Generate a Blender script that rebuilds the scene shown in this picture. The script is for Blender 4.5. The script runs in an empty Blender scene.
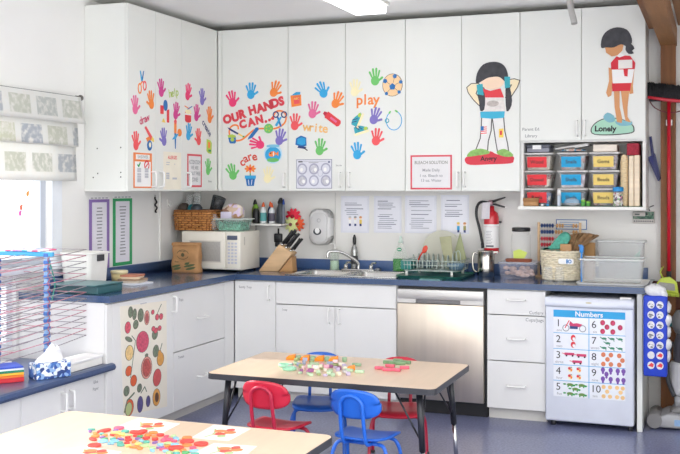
import bpy, bmesh, math, random
from mathutils import Vector as V, Matrix
S = bpy.context.scene
C = S.collection
R = math.radians
rnd = random.Random(11)

# ------------------------------------------------------------------ camera
F, YAW, CAM, HY = 1000.1, .3609, V((3.9152, -7.1693, 1.5329)), 188.3
cd = bpy.data.cameras.new('camera')
cam = bpy.data.objects.new('camera', cd)
C.objects.link(cam)
cam.location = CAM
cam.rotation_euler = (R(90), 0, YAW)
cd.sensor_width = 36
cd.lens = F * 36 / 680
cd.shift_y = -(227 - HY) / 680
cd.clip_start = .05
S.camera = cam

def at(px, py, ax, v):
    """the point of the plane <ax> = v seen at a place of the photograph"""
    a, b = (px - 340) / F, (HY - py) / F
    c, s = math.cos(YAW), math.sin(YAW)
    r = V((a * c - s, a * s + c, b))
    i = 'XYZ'.index(ax)
    return CAM + r * ((v - CAM[i]) / r[i])

# --------------------------------------------------------------- materials
def lin(h):
    h = h.lstrip('#')
    o = []
    for i in (0, 2, 4):
        c = int(h[i:i + 2], 16) / 255
        o.append(c / 12.92 if c <= .04045 else ((c + .055) / 1.055) ** 2.4)
    return (*o, 1)

MC = {}
def M(name, col, rough=.5, metal=0, var=.03, vs=9, bump=0, bs=80, alpha=1, emit=0, coat=0, stretch=None, col2=None, cut=None, trans=0):
    if name in MC:
        return MC[name]
    m = bpy.data.materials.new(name)
    m.use_nodes = True
    n, l = m.node_tree.nodes, m.node_tree.links
    p = n['Principled BSDF']
    c = lin(col)
    tc = n.new('ShaderNodeTexCoord')
    src = tc.outputs['Object']
    if stretch:
        mp = n.new('ShaderNodeMapping')
        mp.inputs['Scale'].default_value = stretch
        l.new(src, mp.inputs['Vector'])
        src = mp.outputs['Vector']
    nz = n.new('ShaderNodeTexNoise')
    nz.inputs['Scale'].default_value = vs
    nz.inputs['Detail'].default_value = 3
    l.new(src, nz.inputs['Vector'])
    cr = n.new('ShaderNodeValToRGB')
    c2 = lin(col2) if col2 else c
    cr.color_ramp.elements[0].color = (*[min(1, x * (1 - var)) for x in c2[:3]], 1)
    cr.color_ramp.elements[1].color = (*[min(1, x * (1 + var)) for x in c[:3]], 1)
    if cut:
        cr.color_ramp.elements[0].position, cr.color_ramp.elements[1].position = cut
    else:
        cr.color_ramp.elements[0].position, cr.color_ramp.elements[1].position = .3, .7
    l.new(nz.outputs['Fac'], cr.inputs['Fac'])
    l.new(cr.outputs['Color'], p.inputs['Base Color'])
    p.inputs['Roughness'].default_value = rough
    p.inputs['Metallic'].default_value = metal
    p.inputs['Alpha'].default_value = alpha
    if trans:
        p.inputs['Transmission Weight'].default_value = trans
    if coat:
        p.inputs['Coat Weight'].default_value = coat
        p.inputs['Coat Roughness'].default_value = .1
    if emit:
        p.inputs['Emission Color'].default_value = c
        p.inputs['Emission Strength'].default_value = emit
    if bump:
        b = n.new('ShaderNodeTexNoise')
        b.inputs['Scale'].default_value = bs
        l.new(src, b.inputs['Vector'])
        bp = n.new('ShaderNodeBump')
        bp.inputs['Strength'].default_value = bump
        bp.inputs['Distance'].default_value = .01
        l.new(b.outputs['Fac'], bp.inputs['Height'])
        l.new(bp.outputs['Normal'], p.inputs['Normal'])
    MC[name] = m
    return m

def MX(name, cols, scale=60, rough=.5, alpha=1):
    """lumps of several colours (beads, chips): Voronoi cells picked through a stepped ramp"""
    if name in MC:
        return MC[name]
    m = bpy.data.materials.new(name)
    m.use_nodes = True
    n, l = m.node_tree.nodes, m.node_tree.links
    p = n['Principled BSDF']
    tc = n.new('ShaderNodeTexCoord')
    vo = n.new('ShaderNodeTexVoronoi')
    vo.inputs['Scale'].default_value = scale
    l.new(tc.outputs['Object'], vo.inputs['Vector'])
    sp = n.new('ShaderNodeSeparateColor')
    l.new(vo.outputs['Color'], sp.inputs['Color'])
    cr = n.new('ShaderNodeValToRGB')
    cr.color_ramp.interpolation = 'CONSTANT'
    e = cr.color_ramp.elements
    while len(e) < len(cols):
        e.new(.5)
    for i, c in enumerate(cols):
        e[i].position = i / len(cols)
        e[i].color = lin(c)
    l.new(sp.outputs['Red'], cr.inputs['Fac'])
    l.new(cr.outputs['Color'], p.inputs['Base Color'])
    p.inputs['Roughness'].default_value = rough
    p.inputs['Alpha'].default_value = alpha
    MC[name] = m
    return m

# ------------------------------------------------------------------ meshes
ORG = {}
class B:
    def __init__(s, mat=None):
        s.v, s.f, s.mi, s.sm, s.mats, s.c, s.T = [], [], [], [], [], 0, None
        if mat:
            s.use(mat)
    def use(s, m):
        if m not in s.mats:
            s.mats.append(m)
        s.c = s.mats.index(m)
        return s
    def add(s, vs, fs, smooth=False):
        o = len(s.v)
        for v in vs:
            v = V(v)
            s.v.append(s.T @ v if s.T else v)
        for f in fs:
            s.f.append([i + o for i in f])
            s.mi.append(s.c)
            s.sm.append(smooth)
        return s
    def box(s, x0, x1, y0, y1, z0, z1, bev=0, seg=2):
        vs = [(x, y, z) for x in (x0, x1) for y in (y0, y1) for z in (z0, z1)]
        fs = [(0, 1, 3, 2), (4, 6, 7, 5), (0, 4, 5, 1), (2, 3, 7, 6), (0, 2, 6, 4), (1, 5, 7, 3)]
        if not bev:
            return s.add(vs, fs)
        bm = bmesh.new()
        b = [bm.verts.new(v) for v in vs]
        for f in fs:
            bm.faces.new([b[i] for i in f])
        bmesh.ops.bevel(bm, geom=bm.edges[:], offset=bev, segments=seg, profile=.5, affect='EDGES')
        return s._bm(bm, seg > 1)
    def _bm(s, bm, smooth):
        bm.verts.index_update()
        s.add([v.co.copy() for v in bm.verts], [[v.index for v in f.verts] for f in bm.faces], smooth)
        bm.free()
        return s
    def prism(s, pts, h0, h1, ax='Z', bev=0):
        """outline pts extruded along ax between h0 and h1; Y: pts are (x, z); X: pts are (y, z)"""
        def q(a, b, h):
            return (a, b, h) if ax == 'Z' else (a, h, b) if ax == 'Y' else (h, a, b)
        n = len(pts)
        vs = [q(*p, h0) for p in pts] + [q(*p, h1) for p in pts]
        fs = [list(range(n)), list(range(n, 2 * n))] + [(i, (i + 1) % n, (i + 1) % n + n, i + n) for i in range(n)]
        if not bev:
            return s.add(vs, fs)
        bm = bmesh.new()
        b = [bm.verts.new(v) for v in vs]
        for f in fs:
            bm.faces.new([b[i] for i in f])
        bmesh.ops.recalc_face_normals(bm, faces=bm.faces[:])
        bmesh.ops.bevel(bm, geom=bm.edges[:], offset=bev, segments=2, profile=.5, affect='EDGES')
        return s._bm(bm, True)
    def cyl(s, p0, p1, r0, r1=None, n=16, caps=True):
        return s.tube([p0, p1], r0, n, caps, radii=[r0, r0 if r1 is None else r1])
    def tube(s, pts, r, n=8, caps=True, radii=None, closed=False):
        pts = [V(p) for p in pts]
        N = len(pts)
        vs, fs = [], []
        prev = None
        for i, p in enumerate(pts):
            if closed:
                t = pts[(i + 1) % N] - pts[i - 1]
            else:
                t = pts[min(i + 1, N - 1)] - pts[max(i - 1, 0)]
            t.normalize()
            if prev is None:
                a = V((0, 0, 1)) if abs(t.z) < .9 else V((1, 0, 0))
                u = t.cross(a).normalized()
            else:
                u = prev - t * prev.dot(t)
                u.normalize()
            prev = u
            w = t.cross(u)
            rr = radii[i] if radii else r
            for k in range(n):
                A = 2 * math.pi * k / n
                vs.append(p + (u * math.cos(A) + w * math.sin(A)) * rr)
        for i in range(N if closed else N - 1):
            j = (i + 1) % N
            for k in range(n):
                fs.append((i * n + k, i * n + (k + 1) % n, j * n + (k + 1) % n, j * n + k))
        s.add(vs, fs, True)
        if caps and not closed:
            s.add(vs[:n], [list(range(n))])
            s.add(vs[-n:], [list(range(n))])
        return s
    def lathe(s, prof, c=(0, 0, 0), n=24, sx=1, sy=1):
        vs, fs = [], []
        for r, z in prof:
            for k in range(n):
                A = 2 * math.pi * k / n
                vs.append((c[0] + r * sx * math.cos(A), c[1] + r * sy * math.sin(A), c[2] + z))
        for i in range(len(prof) - 1):
            for k in range(n):
                fs.append((i * n + k, i * n + (k + 1) % n, (i + 1) * n + (k + 1) % n, (i + 1) * n + k))
        s.add(vs, fs, True)
        if prof[0][0] > 1e-4:
            s.add(vs[:n], [list(range(n))])
        if prof[-1][0] > 1e-4:
            s.add(vs[-n:], [list(range(n))])
        return s
    def ball(s, c, rx, ry=None, rz=None, n=16, m=10, jit=0):
        ry, rz = ry or rx, rz or rx
        vs, fs = [], []
        for i in range(m + 1):
            a = math.pi * i / m
            for k in range(n):
                b = 2 * math.pi * k / n
                j = 1 + (rnd.uniform(-jit, jit) if jit else 0)
                vs.append((c[0] + j * rx * math.sin(a) * math.cos(b), c[1] + j * ry * math.sin(a) * math.sin(b), c[2] + rz * math.cos(a) * j))
        for i in range(m):
            for k in range(n):
                fs.append((i * n + k, i * n + (k + 1) % n, (i + 1) * n + (k + 1) % n, (i + 1) * n + k))
        return s.add(vs, fs, True)
    def grid(s, fn, nu, nv, smooth=True):
        vs = [fn(i / nu, j / nv) for i in range(nu + 1) for j in range(nv + 1)]
        w = nv + 1
        return s.add(vs, [(i * w + j, (i + 1) * w + j, (i + 1) * w + j + 1, i * w + j + 1) for i in range(nu) for j in range(nv)], smooth)
    def build(s, name, mat=None, parent=None, loc=None):
        me = bpy.data.meshes.new(name)
        org = V(loc) if loc is not None else V(ORG.get(parent.name, (0, 0, 0))) if parent else V((0, 0, 0))
        me.from_pydata([tuple(v - org) for v in s.v], [], s.f)
        if mat:
            me.materials.append(mat)
        else:
            for m in s.mats:
                me.materials.append(m)
            me.polygons.foreach_set('material_index', s.mi)
        me.polygons.foreach_set('use_smooth', s.sm)
        bm = bmesh.new()
        bm.from_mesh(me)
        bmesh.ops.remove_doubles(bm, verts=bm.verts[:], dist=1e-6)
        bmesh.ops.recalc_face_normals(bm, faces=bm.faces[:])
        bm.to_mesh(me)
        bm.free()
        o = bpy.data.objects.new(name, me)
        C.objects.link(o)
        if parent:
            o.parent = parent
            ORG[o.name] = ORG.get(parent.name, (0, 0, 0))
        elif loc is not None:
            o.location = loc
        return o

def tag(o, label, cat, group=None):
    o['label'], o['category'] = label, cat
    if group:
        o['group'] = group
    return o

def thing(name, label, cat, loc=(0, 0, 0), group=None):
    o = bpy.data.objects.new(name, None)
    o.empty_display_size = .05
    C.objects.link(o)
    o.location = loc
    ORG[o.name] = tuple(loc)
    return tag(o, label, cat, group)

def struct(o):
    o['kind'] = 'structure'
    return o

def put(o, loc, rz=0):
    o.location = loc
    o.rotation_euler = (0, 0, rz)
    return o

def dup(root, loc, rz=0, label=None, group=None):
    r = root.copy()
    C.objects.link(r)
    put(r, loc, rz)
    if label:
        r['label'] = label
    if group:
        r['group'] = group
    for ch in list(root.children):
        c = ch.copy()
        C.objects.link(c)
        c.parent = r
        for g in list(ch.children):
            d = g.copy()
            C.objects.link(d)
            d.parent = c
    return r

def smooth(pts, n=6, closed=False):
    pts = [V(p) for p in pts]
    out = []
    N = len(pts)
    for i in range(N if closed else N - 1):
        if closed:
            a, b, c, d = pts[i - 1], pts[i], pts[(i + 1) % N], pts[(i + 2) % N]
        else:
            a, b, c, d = pts[max(i - 1, 0)], pts[i], pts[i + 1], pts[min(i + 2, N - 1)]
        for k in range(n):
            t = k / n
            out.append(.5 * (2 * b + (c - a) * t + (2 * a - 5 * b + 4 * c - d) * t * t + (3 * b - a - 3 * c + d) * t ** 3))
    if not closed:
        out.append(pts[-1])
    return out

# --------------------------------------------- flat work: stickers, posters
TX = {}
def glyphs(s, bold):
    k = (s, bold)
    if k not in TX:
        cu = bpy.data.curves.new('lettering', 'FONT')
        cu.body, cu.size, cu.resolution_u, cu.offset = s, 1, 3, bold
        cu.align_x, cu.align_y = 'CENTER', 'CENTER'
        o = bpy.data.objects.new('lettering', cu)
        C.objects.link(o)
        dg = bpy.context.evaluated_depsgraph_get()
        dg.update()
        me = bpy.data.meshes.new_from_object(o.evaluated_get(dg))
        TX[k] = ([(v.co.x, v.co.y) for v in me.vertices], [list(p.vertices) for p in me.polygons])
        bpy.data.objects.remove(o)
        bpy.data.curves.remove(cu)
        bpy.data.meshes.remove(me)
    return TX[k]

AX = {'Y': (V((1, 0, 0)), V((0, 0, 1)), V((0, -1, 0))), 'X': (V((0, 1, 0)), V((0, 0, 1)), V((1, 0, 0))), 'Z': (V((1, 0, 0)), V((0, 1, 0)), V((0, 0, 1)))}
class Flat(B):
    """drawing on the plane ax = val (facing the room); coordinates in metres from O, or places of the photograph through P"""
    def __init__(s, ax, val, O, rot=0, th=.0012):
        B.__init__(s)
        s.ax, s.val, s.th = ax, val, th
        s.O = V(O)
        s.O['XYZ'.index(ax)] = val
        u, v, s.n = AX[ax]
        a = R(rot)
        s.u, s.w = u * math.cos(a) + v * math.sin(a), v * math.cos(a) - u * math.sin(a)
        s.zm, s.cnt = None, 0
    def P(s, x, y):
        if s.zm:
            x, y = s.zm[0] + x / s.zm[2], s.zm[1] + y / s.zm[2]
        d = at(x, y, s.ax, s.val) - s.O
        return d.dot(s.u), d.dot(s.w)
    def h(s, k):
        return s.th + .0005 * k
    def xyz(s, a, b, h):
        return s.O + s.u * a + s.w * b + s.n * h
    def poly(s, pts, m, k=0):
        s.use(m)
        n = len(pts)
        s.cnt += 1
        h = s.h(k) + (s.cnt % 12) * 2e-5      # no two faces of a drawing lie in one plane
        vs = [s.xyz(*p, 0) for p in pts] + [s.xyz(*p, h) for p in pts]
        s.add(vs, [list(range(n, 2 * n))] + [(i, (i + 1) % n, (i + 1) % n + n, i + n) for i in range(n)])
        return s
    def pp(s, pts, m, k=0, sm=0):
        q = [s.P(*p) for p in pts]
        if sm:
            q = [(p.x, p.y) for p in smooth([(*p, 0) for p in q], sm, True)]
        return s.poly(q, m, k)
    def rect(s, x0, y0, x1, y1, m, k=0):
        return s.poly([(x0, y0), (x1, y0), (x1, y1), (x0, y1)], m, k)
    def ell(s, x, y, rx, ry, m, k=0, rot=0, n=18):
        c, q = math.cos(R(rot)), math.sin(R(rot))
        p = []
        for i in range(n):
            a = 2 * math.pi * i / n
            e, f = rx * math.cos(a), ry * math.sin(a)
            p.append((x + e * c - f * q, y + e * q + f * c))
        return s.poly(p, m, k)
    def pell(s, px, py, rx, ry, m, k=0, rot=0):
        """an ellipse given in photograph (or crop) units"""
        x, y = s.P(px, py)
        x1, _ = s.P(px + rx, py)
        _, y1 = s.P(px, py - ry)
        return s.ell(x, y, x1 - x, y1 - y, m, k, rot)
    def cap(s, x0, y0, x1, y1, r0, r1, m, k=0, n=6):
        a = math.atan2(y1 - y0, x1 - x0)
        p = [(x0 + r0 * math.cos(a + math.pi / 2 + math.pi * i / n), y0 + r0 * math.sin(a + math.pi / 2 + math.pi * i / n)) for i in range(n + 1)]
        p += [(x1 + r1 * math.cos(a - math.pi / 2 + math.pi * i / n), y1 + r1 * math.sin(a - math.pi / 2 + math.pi * i / n)) for i in range(n + 1)]
        return s.poly(p, m, k)
    def line(s, pts, w, m, k=0, closed=False):
        for a, b in zip(pts, pts[1:] + (pts[:1] if closed else [])):
            s.cap(*a, *b, w / 2, w / 2, m, k, 4)
        return s
    def ring(s, x, y, rx, w, m, k=0, ry=None, n=16, a0=0, a1=360):
        ry = ry or rx
        p = [(x + rx * math.cos(R(a0 + (a1 - a0) * i / n)), y + ry * math.sin(R(a0 + (a1 - a0) * i / n))) for i in range(n + 1)]
        return s.line(p, w, m, k)
    def text(s, t, x, y, size, m, k=1, rot=0, bold=0, sx=1):
        vs, fs = glyphs(t, bold)
        s.use(m)
        h = s.h(k)
        c, q = math.cos(R(rot)), math.sin(R(rot))
        o = []
        size = size * .74
        for a, b in vs:
            a, b = a * size * sx, b * size
            o.append(s.xyz(x + a * c - b * q, y + a * q + b * c, h))
        return s.add(o, fs)
    def done(s, name, label, cat, group=None):
        return tag(s.build(name, loc=s.O), label, cat, group)

# ------------------------------------------------------------- the palette
white = M('white_laminate', '#e7e8e2', .38, var=.012, vs=3)
white_cool = M('white_laminate_base', '#e9e8e6', .38, var=.012, vs=3)
plast_white = M('white_plastic', '#eeece6', .35)
paper = M('white_paper', '#f3f2f0', .6, var=.02)
ink = M('black_ink', '#2a2a2c', .6)
grey_ink = M('grey_ink', '#9a9a9e', .6)
pale_ink = M('pale_grey_ink', '#c3c3c8', .6)
black = M('black_plastic', '#1b1b1e', .4)
dark = M('dark_grey_plastic', '#3c3d40', .45)
chrome = M('chrome', '#d4d4d2', .12, metal=1)
steel = M('brushed_steel', '#d6cabb', .36, metal=1, var=.05, vs=2, stretch=(8, 8, .4))
steel_sink = M('sink_steel', '#d0cfca', .25, metal=1, var=.05)
wood_light = M('light_wood', '#d9b58a', .5, var=.1, vs=4, stretch=(1, 1, 12), bump=.05)
wood_post = M('brown_post_wood', '#7d4e27', .6, var=.2, vs=3, stretch=(9, 9, 1), bump=.15)
wood_beam = M('brown_beam_wood', '#94663a', .6, var=.15, vs=3, stretch=(9, 1, 9), bump=.15)
blue_lam = M('blue_laminate', '#364e74', .16, var=.12, vs=90, coat=.3)
red_pl = M('red_plastic', '#c8102e', .4)
red = M('red_print', '#e23a44', .55)
pink = M('pink_print', '#ee3d77', .55)
rose = M('rose_print', '#e56f9b', .55)
magenta = M('magenta_print', '#d1418f', .55)
coral = M('coral_print', '#f0585c', .55)
orange = M('orange_print', '#f58a3c', .55)
blue = M('sky_blue_print', '#2fa6dc', .55)
deep_blue = M('deep_blue_print', '#1f6fb5', .55)
navy = M('navy_print', '#2e3f78', .55)
purple = M('violet_print', '#8175c0', .55)
green = M('leaf_green_print', '#6fc46a', .55)
dgreen = M('dark_green_print', '#2f9a4e', .55)
lime = M('lime_print', '#b5cf52', .55)
yellow = M('yellow_print', '#f3d35e', .55)
cream = M('cream_print', '#f6edbf', .55)
teal = M('teal_print', '#35a7b5', .55)
skin = M('peach_print', '#f7d9bd', .6)
tan = M('tan_print', '#d99a66', .6)
hair_m = M('charcoal_print', '#3d3d42', .6, var=.25, vs=30)
clear = M('clear_plastic', '#eef2f2', .1, alpha=.16)
frost = M('frosted_plastic', '#eceeee', .3, alpha=.2)
clear_bag = M('clear_bag_plastic', '#f0f2f4', .15, alpha=.22, bump=.4, bs=40)
glass = M('window_glass', '#f4fafc', .03, alpha=.06)
# ================================================================ the room
CEIL = 2.785
fl = M('speckled_vinyl_floor', '#7b80a0', .28, var=.18, vs=70, col2='#676d90', coat=.1)
struct(B().box(-.1, 4.7, -7.7, .1, -.06, 0).build('floor', fl))
wall_m = M('painted_wall', '#eceae5', .6, var=.015, vs=2)
struct(B().box(-.1, 4.7, 0, .1, 0, CEIL).build('wall_back', wall_m))
WY0, WY1, WZ0, WZ1 = -4.6, -1.95, 1.06, 2.0
b = B()
b.box(-.12, 0, WY1, 0, 0, CEIL).box(-.12, 0, -7.7, WY0, 0, CEIL)
LZ0, LZ1, LY1 = .57, 1.0, -2.27  # opening for the added low window
b.box(-.12, 0, WY0, LY1, 0, LZ0).box(-.12, 0, LY1, WY1, 0, WZ0).box(-.12, 0, WY0, LY1, LZ1, WZ0).box(-.12, 0, WY0, WY1, WZ1, CEIL)
struct(b.build('wall_left', M('painted_wall_window_side', '#eeede9', .6, var=.015, vs=2)))
struct(B().box(-.12, 4.7, -7.7, .1, CEIL, CEIL + .08).build('ceiling', M('ceiling_paint', '#fbfaf7', .75, var=.02, vs=2)))
struct(B().box(4.7, 4.8, -2.3, .1, 0, CEIL).build('added_wall_right', wall_m))  # unseen wall piece, added to cut light from the open right side
# thin joint cover and cable cover on the walls
struct(B().box(1.168, 1.176, -.004, 0, .99, 1.5).build('trim_1', M('joint_cover', '#d6d5d0', .5)))
cw = at(159.8, 230, 'X', 0).y
struct(B().box(0, .012, cw - .012, cw + .012, .985, 1.52, .003).build('trim_2', plast_white))
# window: casing, frame, mullion, panes
fr = M('window_frame_paint', '#e9edf2', .4)
wn = struct(B().box(0, .02, WY1, WY1 + .1, WZ0 - .08, WZ1 + .1).box(0, .02, WY0 - .1, WY0, WZ0 - .08, WZ1 + .1)
            .box(0, .02, WY0, WY1, WZ1, WZ1 + .1).box(0, .05, WY0 - .1, WY1 + .1, WZ0 - .035, WZ0).build('window_1', fr))
b = B()
for y0, y1 in ((WY0, -3.3), (-3.3, WY1)):
    b.box(-.09, -.03, y0, y0 + .05, WZ0, WZ1).box(-.09, -.03, y1 - .05, y1, WZ0, WZ1)
    b.box(-.09, -.03, y0 + .05, y1 - .05, WZ0, WZ0 + .05).box(-.09, -.03, y0 + .05, y1 - .05, WZ1 - .05, WZ1)
b.build('window_frame', M('window_sash_grey', '#b9bfc9', .4), wn)
B().box(-.062, -.058, WY0 + .05, -3.35, WZ0 + .05, WZ1 - .05).build('pane', glass, wn)
B().box(-.062, -.058, -3.25, WY1 - .05, WZ0 + .05, WZ1 - .05).build('pane', glass, wn)
w2 = B().box(-.09, -.03, WY0, LY1, LZ0, LZ0 + .045).box(-.09, -.03, WY0, LY1, LZ1 - .045, LZ1)
for y in (WY0, -3.35, LY1 - .05):
    w2.box(-.09, -.03, y, y + .05, LZ0 + .045, LZ1 - .045)
w2 = struct(w2.build('added_low_window', fr))  # added window below the sill, put in to brighten behind the drying rack
B().box(-.062, -.058, WY0 + .05, -3.35, LZ0 + .045, LZ1 - .045).build('pane', glass, w2)
B().box(-.062, -.058, -3.3, LY1 - .05, LZ0 + .045, LZ1 - .045).build('pane', glass, w2)
# post and beams
struct(B().box(3.557, 3.652, -.095, 0, 0, 2.5).build('wooden_post_trim', wood_post))
struct(B().box(3.553, 3.658, -3.2, 0, 2.5, 2.62).build('ceiling_beam', wood_beam))
struct(B().box(3.495, 3.55, -3.2, -.335, 2.575, 2.61).build('trim_3', M('brown_trim_wood', '#8a5c33', .6, var=.2, vs=5, stretch=(9, 1, 9))))
struct(B().box(3.665, 3.80, -3.2, 0, 2.64, 2.72).build('ceiling_beam', wood_beam))

# ============================================================= cabinets
handle_m = M('white_wire_handle', '#f2f1ee', .3)
def pull_v(x, y, z0, z1):
    d = .036
    return B().tube(smooth([(x, y, z0), (x, y - d * .8, z0 + .002), (x, y - d, z0 + .012), (x, y - d, z1 - .012), (x, y - d * .8, z1 - .002), (x, y, z1)], 3), .0065, 8)
def pull_h(x0, x1, y, z):
    d = .036
    return B().tube(smooth([(x0, y, z), (x0 + .002, y - d * .8, z), (x0 + .012, y - d, z), (x1 - .012, y - d, z), (x1 - .002, y - d * .8, z), (x1, y, z)], 3), .0065, 8)

def cabinet(name, label, loc, rz, w, dep, z0, z1, fronts, toe=True, body=True, cat='cabinet', mat=None):
    """local frame: x along the wall, front towards -y; fronts: (kind, x0, x1, z0, z1, handle)"""
    m = mat or white
    t = thing(name, label, cat)
    d = dep - .018
    T = .018
    if body:
        bb = B().box(0, T, -d, 0, z0, z1).box(w - T, w, -d, 0, z0, z1).box(T, w - T, -d, 0, z0, z0 + T)
        bb.box(T, w - T, -.012, 0, z0 + T, z1)
        if not toe:
            bb.box(T, w - T, -d, -.012, z1 - T, z1)
        else:
            bb.box(T, w - T, -d, -d + .02, z1 - .03, z1)
        bb.build('carcass', m, t)
    if toe:
        B().box(0, w, -d + .05, -.02, 0, z0).build('toe_kick', M('toe_kick_board', '#d8d5ce', .5), t)
    for kind, x0, x1, f0, f1, hd in fronts:
        p = B().box(x0 + .0015, x1 - .0015, -dep, -d - .0005, f0 + .0015, f1 - .0015, .0015, 1).build(kind, m, t)
        if hd:
            (pull_v(hd[1], -dep, hd[2], hd[3]) if hd[0] == 'v' else pull_h(hd[1], hd[2], -dep, hd[3])).build('handle', handle_m, p)
    loc = (loc[0] + (.002 if rz else 0), loc[1] - (0 if rz else .002), loc[2])
    return put(t, loc, rz)

def note_on(t, kind_ix, txt, x, z, size, dep):
    size *= 1.2
    """small printed label on a door or drawer (its pattern): a sub-part"""
    fr = [c for c in t.children if c.name.split('.')[0] in ('door', 'drawer')][kind_ix]
    for i, s in enumerate(txt):
        f = Flat('Y', -dep, (0, 0, 0), th=.0006)
        f.text(s, x, z - i * size * 1.15, size, M('label_ink', '#6c6c70', .6), 0)
        f.build('printed_label').parent = fr

UB, UT, UD = 1.5126, 2.74, .33
hz = (1.545, 1.645)
# along the window-side wall
wc0 = cabinet('wall_cabinet', 'two-door white wall cabinet nearest the window, beside the roman shade', (0, -1.583, 0), R(90), .698, UD, UB, UT,
        [('door', 0, .349, UB, UT, ('v', .297, *hz)), ('door', .349, .698, UB, UT, ('v', .400, *hz))], toe=False)
for px, py in ((97, 148.5), (120.5, 147.5), (97.5, 173.5), (120.5, 172.5), (93, 177.5), (120.5, 177)):
    p = at(px, py, 'Y', -1.583)
    # local frame of the turned cabinet: x along the wall, y towards the wall
    B().cyl((-.0008, -p.x, p.z), (.001, -p.x, p.z), .005, n=10).build('peg_hole', dark, wc0)
uc = cabinet('wall_cabinet', 'white corner wall cabinet above the microwave with violet and green handprints', (0, -.885, 0), R(90), .885, UD, UB, UT,
        [('door', 0, .535, UB, UT, ('v', .076, *hz)), ('panel', .537, .553, UB, UT, None)], toe=False)
# along the back wall
cabinet('wall_cabinet', 'white wall cabinet door carrying the red OUR HANDS CAN lettering', (.3315, 0, 0), 0, .588, UD, UB, UT,
        [('panel', .002, .038, UB, UT, None), ('door', .038, .588, UB, UT, ('v', .563, *hz))], toe=False)
c2 = cabinet('wall_cabinet', 'two-door white wall cabinet with the microscope poster and football sticker', (.9205, 0, 0), 0, .9105, UD, UB, UT,
        [('door', 0, .4555, UB, UT, ('v', .42, *hz)), ('door', .4555, .9105, UB, UT, ('v', .493, *hz))], toe=False)
c3 = cabinet('wall_cabinet', 'two-door white wall cabinet with bleach notice and Angry cutout', (1.832, 0, 0), 0, .819, UD, UB, UT,
        [('door', 0, .41, UB, UT, ('v', .385, *hz)), ('door', .41, .819, UB, UT, ('v', .435, *hz))], toe=False)
# the shorter pair over an open cubby
t = thing('wall_cabinet', 'white wall cabinet with short doors over an open cubby of tubs', 'cabinet')
W = .823
cm = M('cubby_board', '#e4e3de', .45)
b = B().box(0, .02, -.312, 0, 1.40, UT).box(W - .02, W, -.312, 0, 1.40, UT).box(.02, W - .02, -.312, 0, UT - .02, UT)
b.box(.02, W - .02, -.312, 0, 1.845, 1.865).box(.02, W - .02, -.01, 0, 1.41, 1.845)
b.build('carcass', cm, t)
B().box(-.012, W + .004, -.345, 0, 1.388, 1.41, .002, 1).build('bottom_shelf', plast_white, t)
B().box(.022, W - .022, -.31, -.012, 1.4105, 1.413).build('shelf_liner', M('green_liner', '#2d6b52', .7), t)
for x0, x1, hx in ((0, .411, .385), (.411, W, .437)):
    d = B().box(x0 + .0015, x1 - .0015, -.33, -.3125, 1.857, UT, .0015, 1).build('door', white, t)
    pull_v(hx, -.33, 1.885, 1.985).build('handle', handle_m, d)
cub = put(t, (2.6515, 0, 0))
note_on(cub, 0, ['Parent Ed.', 'Library'], .075, 1.935, .033, UD)
note_on(c2, 0, ['Snacks'], .405, 1.70, .02, UD)
note_on(uc, 0, ['Bowls'], .43, 1.585, .025, UD)

# base cabinets
BD, BT = .615, .868
bl = cabinet('base_cabinet', 'white base cabinet whose door carries the fruit chart', (0, -2.243, 0), R(90), .753, BD, .08, BT,
        [('panel', 0, .06, .08, .862, None), ('door', .06, .753, .08, .862, ('v', .735, .735, .835))], mat=white_cool)
d1 = cabinet('base_cabinet', 'white base unit of two deep drawers between fruit chart and corner', (0, -1.489, 0), R(90), .86, BD, .08, BT,
        [('drawer', 0, .722, .466, .862, ('h', .315, .435, .655)), ('drawer', 0, .722, .08, .463, ('h', .315, .435, .26)), ('panel', .724, .874, .08, .862, None)], mat=white_cool)
note_on(d1, 0, ['Trays'], .1, .80, .03, BD)
note_on(d1, 1, ['Towels'], .1, .425, .03, BD)
cb = cabinet('base_cabinet', 'narrow single-door white base cabinet in the corner', (.617, 0, 0), 0, .331, BD, .08, BT,
        [('door', .004, .331, .08, .862, ('v', .285, .73, .83))], mat=white_cool)
note_on(cb, 0, ['Sandy Tray'], .09, .815, .026, BD)
sb = cabinet('sink_cabinet', 'wide white cabinet with two doors below the sink', (.950, 0, 0), 0, .908, BD, .08, BT,
        [('panel', 0, .908, .705, .862, None), ('door', 0, .454, .08, .702, ('v', .415, .585, .685)), ('door', .454, .908, .08, .702, ('v', .493, .585, .685))], mat=white_cool)
note_on(sb, 0, ['Soap'], .07, .665, .024, BD)
dr = cabinet('drawer_cabinet', 'narrow white stack of three drawers between dishwasher and mini fridge', (2.484, 0, 0), 0, .386, BD, .08, BT,
        [('drawer', 0, .386, .70, .862, ('h', .14, .255, .80)), ('drawer', 0, .386, .396, .697, ('h', .14, .255, .545)), ('drawer', 0, .386, .08, .393, ('h', .14, .255, .235))], mat=white_cool)
note_on(dr, 0, ['Cutlery'], .325, .72, .034, BD)
note_on(dr, 1, ['Cups/Jugs'], .315, .672, .034, BD)
tag(B().box(3.441, 3.474, -.62, -.001, 0, .869, .002, 1).build('end_panel', white, loc=(3.457, -.3, 0)), 'upright white board closing the worktop beside the mini fridge', 'panel')

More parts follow.
